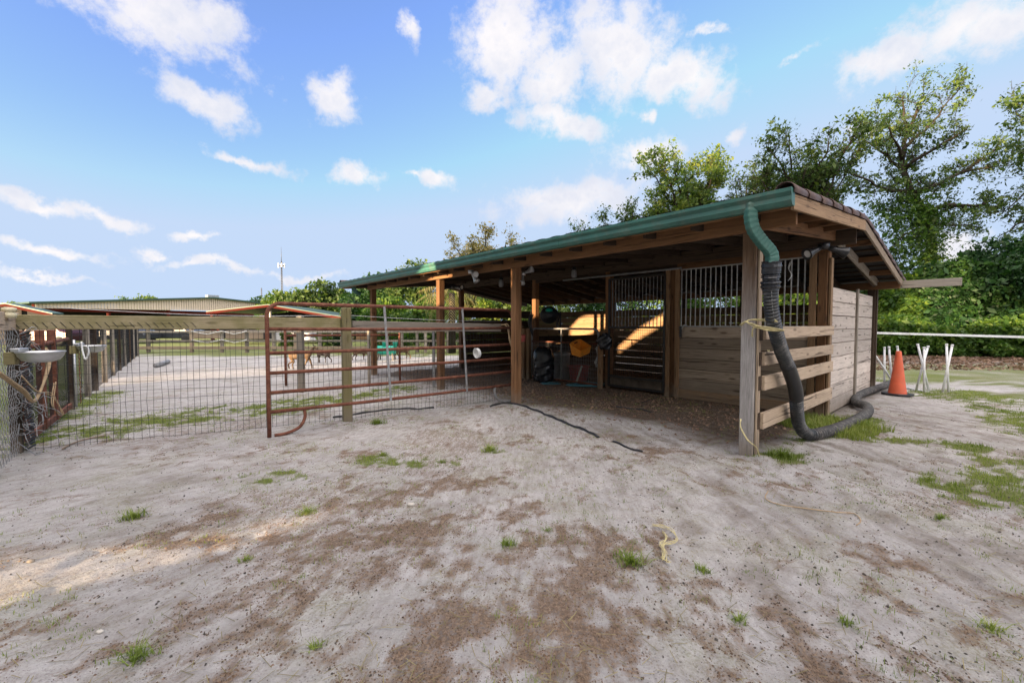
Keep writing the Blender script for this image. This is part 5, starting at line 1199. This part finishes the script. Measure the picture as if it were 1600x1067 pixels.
# red trimmed open shed, gable
def shed(label, pl, pk, pr, Y, dep, mat, zb=None):
    A_, K, Bq = P(pl[0], pl[1], Y), P(pk[0], pk[1], Y), P(pr[0], pr[1], Y); rt = thing('open_shed', label, 'shed', (K.x, K.y, 0))
    th = Vector((0, 0, .2)); bk = Vector((0, dep, 0))
    MB().prism([A_, K, K + th, A_ + th], Vector((0, .12, 0))).build('fascia', mat, rt); MB().prism([K, Bq, Bq + th, K + th], Vector((0, .12, 0))).build('fascia', mat, rt)
    MB().prism([A_ + th, K + th, K + th * 1.35, A_ + th * 1.35], bk).build('roof', M['roofgreen'], rt); MB().prism([K + th, Bq + th, Bq + th * 1.35, K + th * 1.35], bk).build('roof', M['roofgreen'], rt)
    for q in (A_.lerp(K, .06), K, Bq.lerp(K, .06)): 
        q = q.copy(); q.y += .3; MB().beam(Vector((q.x, q.y, 0)), q, .22, .22).build('column', M['redtrim'] if q.x != K.x else M['siding'], rt)
    MB().prism([Vector((A_.x, A_.y + dep, 0)), Vector((Bq.x, Bq.y + dep, 0)), Vector((Bq.x, Bq.y + dep, Bq.z + .1)), Vector((K.x, K.y + dep, K.z + .1)), Vector((A_.x, A_.y + dep, A_.z + .1))], Vector((0, .15, 0))).build('back_wall', M['darkstuff'], rt)
    return rt
shed('open shed with bright red trim beside the arena', (322, 491), (418, 480), (545, 501), 38, 8, M['redtrim'])
shed('low shed with a sloping red roof edge at far left', (-70, 487), (8, 479), (82, 495), 31, .8, M['redtrim'])
# small red corner wall, pale trailer wall, stored dark goods
def boxthing(name, label, cat, px0, px1, py0, py1, Y, dep, mat, group=None, parts=()):
    p0 = P(px0, py1, Y); p1 = P(px1, py0, Y); rt = thing(name, label, cat, ((p0.x + p1.x) / 2, Y, 0), group)
    MB().prism([Vector((p0.x, Y, max(p0.z, .25))), Vector((p1.x, Y, max(p0.z, .25))), Vector((p1.x, Y, p1.z)), Vector((p0.x, Y, p1.z))], Vector((0, dep, 0))).build('body', mat, rt, .04)
    return rt, p0, p1
rt, p0, p1 = boxthing('horse_trailer', 'pale grey trailer parked beyond the pen behind the gate rails', 'trailer', 428, 500, 514, 536, 33, 2.4, M['paleblock'])
for fx in (.3, .55, .8): MB().beam(Vector((p0.x + (p1.x - p0.x) * fx, 32.98, p1.z - .5)), Vector((p0.x + (p1.x - p0.x) * fx + .5, 32.98, p1.z - .5)), .03, .25).build('window', M['darkstuff'], rt)
for fx in (.35, .5): MB().lathe(Vector((p0.x + (p1.x - p0.x) * fx, 32.95, .36)), [(0, 0), (.35, 0), (.36, .05), (.36, .2), (0, .22)], 20, True, Vector((0, 1, 0))).build('wheel', M['tyre'], rt)
def vehicle(label, px, Y, ln, mat):
    c = P(px, 540, Y); c.z = 0; rt = thing('parked_car', label, 'car', c, 'vehicles parked beyond the pen'); s = ln / 4.4
    prof = [(-2.2, .35), (-2.2, .8), (-1.9, .95), (-1.2, 1.0), (-.7, 1.5), (.9, 1.55), (1.5, 1.05), (2.1, .95), (2.2, .7), (2.2, .35)]
    MB().prism([c + Vector((x * s, -.85, z)) for x, z in prof], Vector((0, 1.7, 0))).build('body', mat, rt, .06)
    MB().prism([c + Vector((x * s, -.87, z)) for x, z in [(-1.05, 1.02), (-.6, 1.43), (.8, 1.47), (1.3, 1.05)]], Vector((0, .015, 0))).build('window', M['darkstuff'], rt)
    for x in (-1.35, 1.4): MB().lathe(c + Vector((x * s, -.9, .33)), [(0, 0), (.2, 0), (.33, .02), (.33, .2), (0, .2)], 20, True, Vector((0, 1, 0))).build('wheel', M['tyre'], rt)
vehicle('dark parked car seen through the wire above the far grass', 195, 34, 4.6, M['car'])
vehicle('second dark parked car farther right behind the far fence', 275, 36, 4.6, M['car'])
vehicle('dark red parked car seen between rusty uprights at the left', 83, 30, 4.2, M['carred'])
vehicle('dark parked car at far left behind the pen gate', 45, 33, 4.4, M['car'])
for (x0, x1, y0, y1, Y, lab) in ((300, 345, 517, 529, 33, 'dark stacked hay and goods behind the far fence left part'), (352, 412, 516, 530, 32, 'dark stacked goods behind the white tape fence')):
    boxthing('goods_stack', lab, 'stack', x0, x1, y0, y1, Y, 2, M['darkstuff'], 'dark goods stacked beyond the pen')
# far fence
ff = thing('far_fence', 'weathered post and rail fence with white tape at the back of the pen', 'fence', P(300, 550, 22.5) * Vector((1, 1, 0)) if False else Vector((P(300, 550, 22.5).x, 22.5, 0)))
for px in (232, 300, 347, 386, 428, 462, 500, 535, 548, 585, 605, 628, 652, 665, 700):
    q = P(px, 545, 22.5); MB().beam(Vector((q.x, 22.5, 0)), Vector((q.x, 22.5, 1.25 + random.uniform(-.08, .1))), .14, .14).build('post', M['grey'] if px % 3 else M['rail'], ff, .006)
q0 = P(215, 540, 22.5); q1 = P(720, 540, 22.5)
for z, h, mt in ((1.10, .10, 'grey'), (.62, .10, 'grey'), (.25, .16, 'rail')): MB().beam(Vector((q0.x, 22.42, z)), Vector((q1.x, 22.42, z)), .04, h).build('rail', M[mt], ff, .004)
for z in (1.0, .55): 
    tp = []; 
    for k, px in enumerate((300, 325, 347, 366, 386)): q = P(px, 545, 22.3); tp.append(Vector((q.x, 22.3, z + (.14 if k % 2 == 0 else -.02))))
    MB().tube(smooth_path(tp, .3), .018, 5).build('white_tape', M['white'], ff)
for (px, Y, lab) in ((448, 26, 'small bright shrub behind the rusty pen panel'), (508, 26, 'yellowish shrub trunk cluster behind the far fence'), (530, 27, 'dark green shrub behind the mossy post')):
    bush('shrub', lab, px, Y, 515, 12, 1500, 'leaf_lite' if px != 530 else 'leaf_dark', .08, group='shrubs beyond the far fence')
# boards / small hut seen through the gate
rt, p0, p1 = boxthing('wooden_hut', 'small brown wooden hut beyond the far fence behind the big gate', 'hut', 556, 574, 517, 531, 25, 1.6, M['inner'])
MB().beam(Vector((p0.x - .15, 24.9, p1.z + .05)), Vector((p1.x + .15, 24.9, p1.z + .05)), .3, .08).build('roof_edge', M['fresh'], rt)
# mast
c = P(442, 520, 300); c.z = 0; rt = thing('radio_mast', 'tall thin grey lattice mast far beyond the trees', 'mast', c); top = P(442, 386, 300).z
mb = MB()
for k in range(3):
    a = k * 2.094; mb.tube([c + Vector((math.cos(a) * .9, math.sin(a) * .9, 0)), c + Vector((math.cos(a) * .35, math.sin(a) * .35, top * .82))], .16, 5)
for i in range(40):
    z = top * .82 * i / 40; r = .9 - .55 * i / 40; z2 = z + top * .82 / 40
    for k in range(3):
        a = k * 2.094; b = a + 2.094; mb.tube([c + Vector((math.cos(a) * r, math.sin(a) * r, z)), c + Vector((math.cos(b) * r, math.sin(b) * r, z2))], .07, 4)
mb.build('lattice', M['mast'], rt); MB().tube([c + UPZ * top * .8, c + UPZ * top], [.25, .08], 6).build('antenna', M['mast'], rt)
zp = P(442, 415, 300).z
for k in range(6):
    a = k * 1.047; q = c + Vector((math.cos(a) * 2.2, math.sin(a) * 2.2, zp)); MB().beam(q - UPZ * 1.2, q + UPZ * 1.2, .5, .4).build('panel_antenna', M['galv'], rt)
MB().lathe(c + UPZ * (zp - .2), [(1.0, 0), (2.3, 0), (2.3, .3), (1.0, .3)], 12).build('platform', M['mast'], rt)
c = P(410, 520, 260); c.z = 0; o = MB().tube([c, c + UPZ * P(410, 450, 260).z], .35, 6).build('utility_pole', M['mast'], None, origin=c); tag(o, 'faint thin pole left of the tall mast', 'pole')

# ------------------------------------------------------------------ animals: small goats
def goat(label, c, face, mat, walk=0, graze=False, sc=1.0, name='goat'):
    f = Vector(face).normalized(); s = Vector((-f.y, f.x, 0)); 
    rt = thing(name, label, 'goat', c, 'goats in the pen')
    Q = lambda x, y, z: (f * x + s * y + UPZ * z) * sc
    V = []; E = []; RD = []
    def chain(pts, par=None):
        prev = par
        for (p, r) in pts:
            V.append(p); RD.append(r * sc); i = len(V) - 1
            if prev is not None: E.append((prev, i))
            prev = i
        return prev
    pel = chain([(Q(-.26, 0, .46), .105)]); mid = chain([(Q(-.08, 0, .44), .125), (Q(.1, 0, .45), .125), (Q(.24, 0, .47), .105)], pel)
    if graze: hd = chain([(Q(.36, 0, .42), .06), (Q(.45, 0, .30), .05), (Q(.49, 0, .22), .048), (Q(.55, 0, .12), .03)], mid)
    else: hd = chain([(Q(.33, 0, .57), .062), (Q(.39, 0, .68), .05), (Q(.44, 0, .72), .052), (Q(.56, 0, .67), .03)], mid)
    for sy in (-1, 1):
        st = walk * sy * .09
        chain([(Q(.24, .07 * sy, .36), .055), (Q(.24 + st * .5, .075 * sy, .24), .030), (Q(.23 + st, .075 * sy, .12), .022), (Q(.24 + st, .075 * sy, .015), .024)], mid)
        chain([(Q(-.27, .075 * sy, .36), .062), (Q(-.22 - st * .5, .08 * sy, .27), .036), (Q(-.32 - st, .08 * sy, .17), .022), (Q(-.29 - st, .08 * sy, .015), .024)], pel)
    chain([(Q(-.36, 0, .52), .02), (Q(-.40, 0, .56), .012)], pel)
    me = bpy.data.meshes.new('body'); me.from_pydata([tuple(v) for v in V], E, []); o = bpy.data.objects.new('body', me); COL.objects.link(o); o.parent = rt; me.materials.append(mat)
    sk = o.modifiers.new('skin', 'SKIN'); sk.use_smooth_shade = True
    for i, r in enumerate(RD): me.skin_vertices[0].data[i].radius = (r, r)
    me.skin_vertices[0].data[0].use_root = True
    ss = o.modifiers.new('sub', 'SUBSURF'); ss.levels = 2; ss.render_levels = 2
    hp = V[hd - 1] if graze else V[hd - 1]
    for sy in (-1, 1):
        e0 = hp + s * sy * .03 * sc + rt.location; mb = MB()
        tip = e0 + s * sy * .12 * sc + UPZ * (-.01 if graze else .01) * sc
        mb.prism([e0 + UPZ * .025 * sc, e0 - UPZ * .025 * sc, (e0 + tip) / 2 - UPZ * .03 * sc, tip], f * .012 * sc); mb.build('ear', mat, rt)
        hb_ = e0 - s * sy * .012 * sc + UPZ * .03 * sc; MB().tube([hb_, hb_ + (UPZ * .05 - f * .03) * sc, hb_ + (UPZ * .08 - f * .07) * sc], [.010 * sc, .008 * sc, .003 * sc], 6).build('horn', M['horn'], rt)
        ey = hp + f * .03 * sc + s * sy * .042 * sc + UPZ * .012 * sc + rt.location; MB().lathe(ey, [(0, -.008 * sc), (.008 * sc, 0), (0, .008 * sc)], 8).build('eye', M['black'], rt)
    return rt
goat('tan goat walking right behind the grey pen post', G(470, 577), (1, .15, 0), M['fur_tan'], 1, False, 1.0)
goat('smaller pale and brown goat standing right of the tan goat', G(505, 567), (-.95, .3, 0), M['fur_white'], -1, False, .82)
goat('tan goat half hidden right of the mossy post', G(562, 563), (.6, .7, 0), M['fur_tan'], .5, True, .8)
goat('tan goat standing beyond the teal trough', G(628, 561), (-.9, -.2, 0), M['fur_tan'], 1, False, .9)
# teal barrel feeder
c = G(604, 562); rt = thing('barrel_feeder', 'bright teal plastic barrel feeder on legs with two upright buckets', 'feeder', c)
MB().lathe(c + Vector((-.38, 0, .40)), [(0, 0), (.17, 0), (.185, .02), (.185, .2), (.195, .22), (.185, .24), (.185, .50), (.195, .52), (.185, .54), (.185, .73), (.17, .75), (0, .75)], 24, True, Vector((1, 0, 0))).build('barrel', M['teal'], rt)
for x in (-.06, .38): MB().lathe(c + Vector((x, -.05, .50)), [(0, 0), (.06, 0), (.10, .22), (.11, .22), (.11, .235), (.09, .23), (.05, .02)], 18).build('bucket', M['teal'], rt)
for x in (-.28, .28):
    for y in (-.12, .12): MB().beam(c + Vector((x * 1.15, y * 1.5, 0)), c + Vector((x, y, .28)), .05, .05).build('leg', M['grey'], rt)

# ------------------------------------------------------------------ unseen wall added behind the camera to shade the yard and shape the sunlight
DW = 5.0; wv_ = Vector((SD.y, -SD.x, 0)); TAN = math.tan(SUN_EL)
def proj(p): return (p.dot(wv_), p.z + TAN * (Vector((p.x, p.y, 0)).dot(SD) + DW))
def onrear(px, py, vpl=6.5):
    dd = ray(px, py); o = Vector((0, 0, CH)) - B(0, vpl); t = -(o.dot(E_V)) / dd.dot(E_V); return Vector((0, 0, CH)) + dd * t
holes = [[G(x, y) for x, y in [(-200, 880), (0, 866), (120, 856), (330, 830), (530, 792), (470, 828), (360, 858), (250, 885), (100, 922), (0, 950), (-200, 1000)]],  # openings cut so that sunlight lands on chosen patches
 [G(x, y) for x, y in [(150, 594), (300, 578), (450, 570), (600, 562), (690, 556), (690, 567), (600, 576), (450, 584), (300, 592), (150, 604)]],
 [onrear(x, y) for x, y in [(858, 548), (905, 497), (948, 478), (955, 478), (955, 508), (905, 528), (866, 552)]],
 [onrear(x, y) for x, y in [(966, 542), (1000, 512), (1037, 490), (1037, 506), (1000, 528), (966, 552)]]]
outer = [(-34, -.5), (-34, 4.3), (-12, 4.3), (-4, 4.1), (-3, 4.7), (7, 4.9), (30, 4.6), (30, -.5)]
polys = [[Vector((x, y, 0)) for x, y in outer]] + [[Vector((*proj(p), 0)) for p in h] for h in holes]
tris = tessellate_polygon(polys); flat = [v for p in polys for v in p]
toW = lambda v, off=0: wv_ * v.x + SD * (-DW + off) + UPZ * v.y
mb = MB(); mb.v = [tuple(toW(v)) for v in flat] + [tuple(toW(v, -.04)) for v in flat]; n_ = len(flat)
mb.f = [tuple(t) for t in tris] + [tuple(i + n_ for i in reversed(t)) for t in tris]
k = 0
for p in polys:
    m_ = len(p)
    for i in range(m_): mb.f.append((k + i, k + (i + 1) % m_, n_ + k + (i + 1) % m_, n_ + k + i))
    k += m_
mb.g = mb.v[:]; mb.r = [.5] * len(mb.v); mb.sm = [False] * len(mb.f)
o = mb.build('added_shade_wall', M['siding'], None); tag(o, 'unseen wall added to block the sun, with openings shaped for the sunlit patches', 'wall')
# tall unseen trees added beyond that wall to dapple light on far foliage
tp_ = None
for i, (wpos, dist, sc_) in enumerate(((-24, 14, 1.0), (-16, 19, 1.1), (-9, 14, .95), (-2, 20, 1.15), (5, 14, 1.0), (11, 20, 1.1), (17, 14, 1.0), (24, 19, 1.1), (31, 15, 1.0))):
    q = wv_ * wpos - SD * dist
    if tp_ is None:
        al = auto_limbs((0, 0), 15, 5.0, 14, 6.2, (0, 0), .3)
        tp_ = limb_tree('added_shade_tree', 'unseen leafy tree added to dapple the sunlight', 'tree', (0, 0), al, 'leaf_oak', 9000, .24, (.8, 2.0), .4, 'unseen trees added to dapple the sunlight', .5)
        tp_.location = q; root_ = tp_
    else:
        r2 = tp_.copy(); COL.objects.link(r2); r2.location = q; r2.scale = (sc_,) * 3; r2.rotation_euler.z = i * 1.3
        for ch_ in tp_.children: c2 = ch_.copy(); COL.objects.link(c2); c2.parent = r2
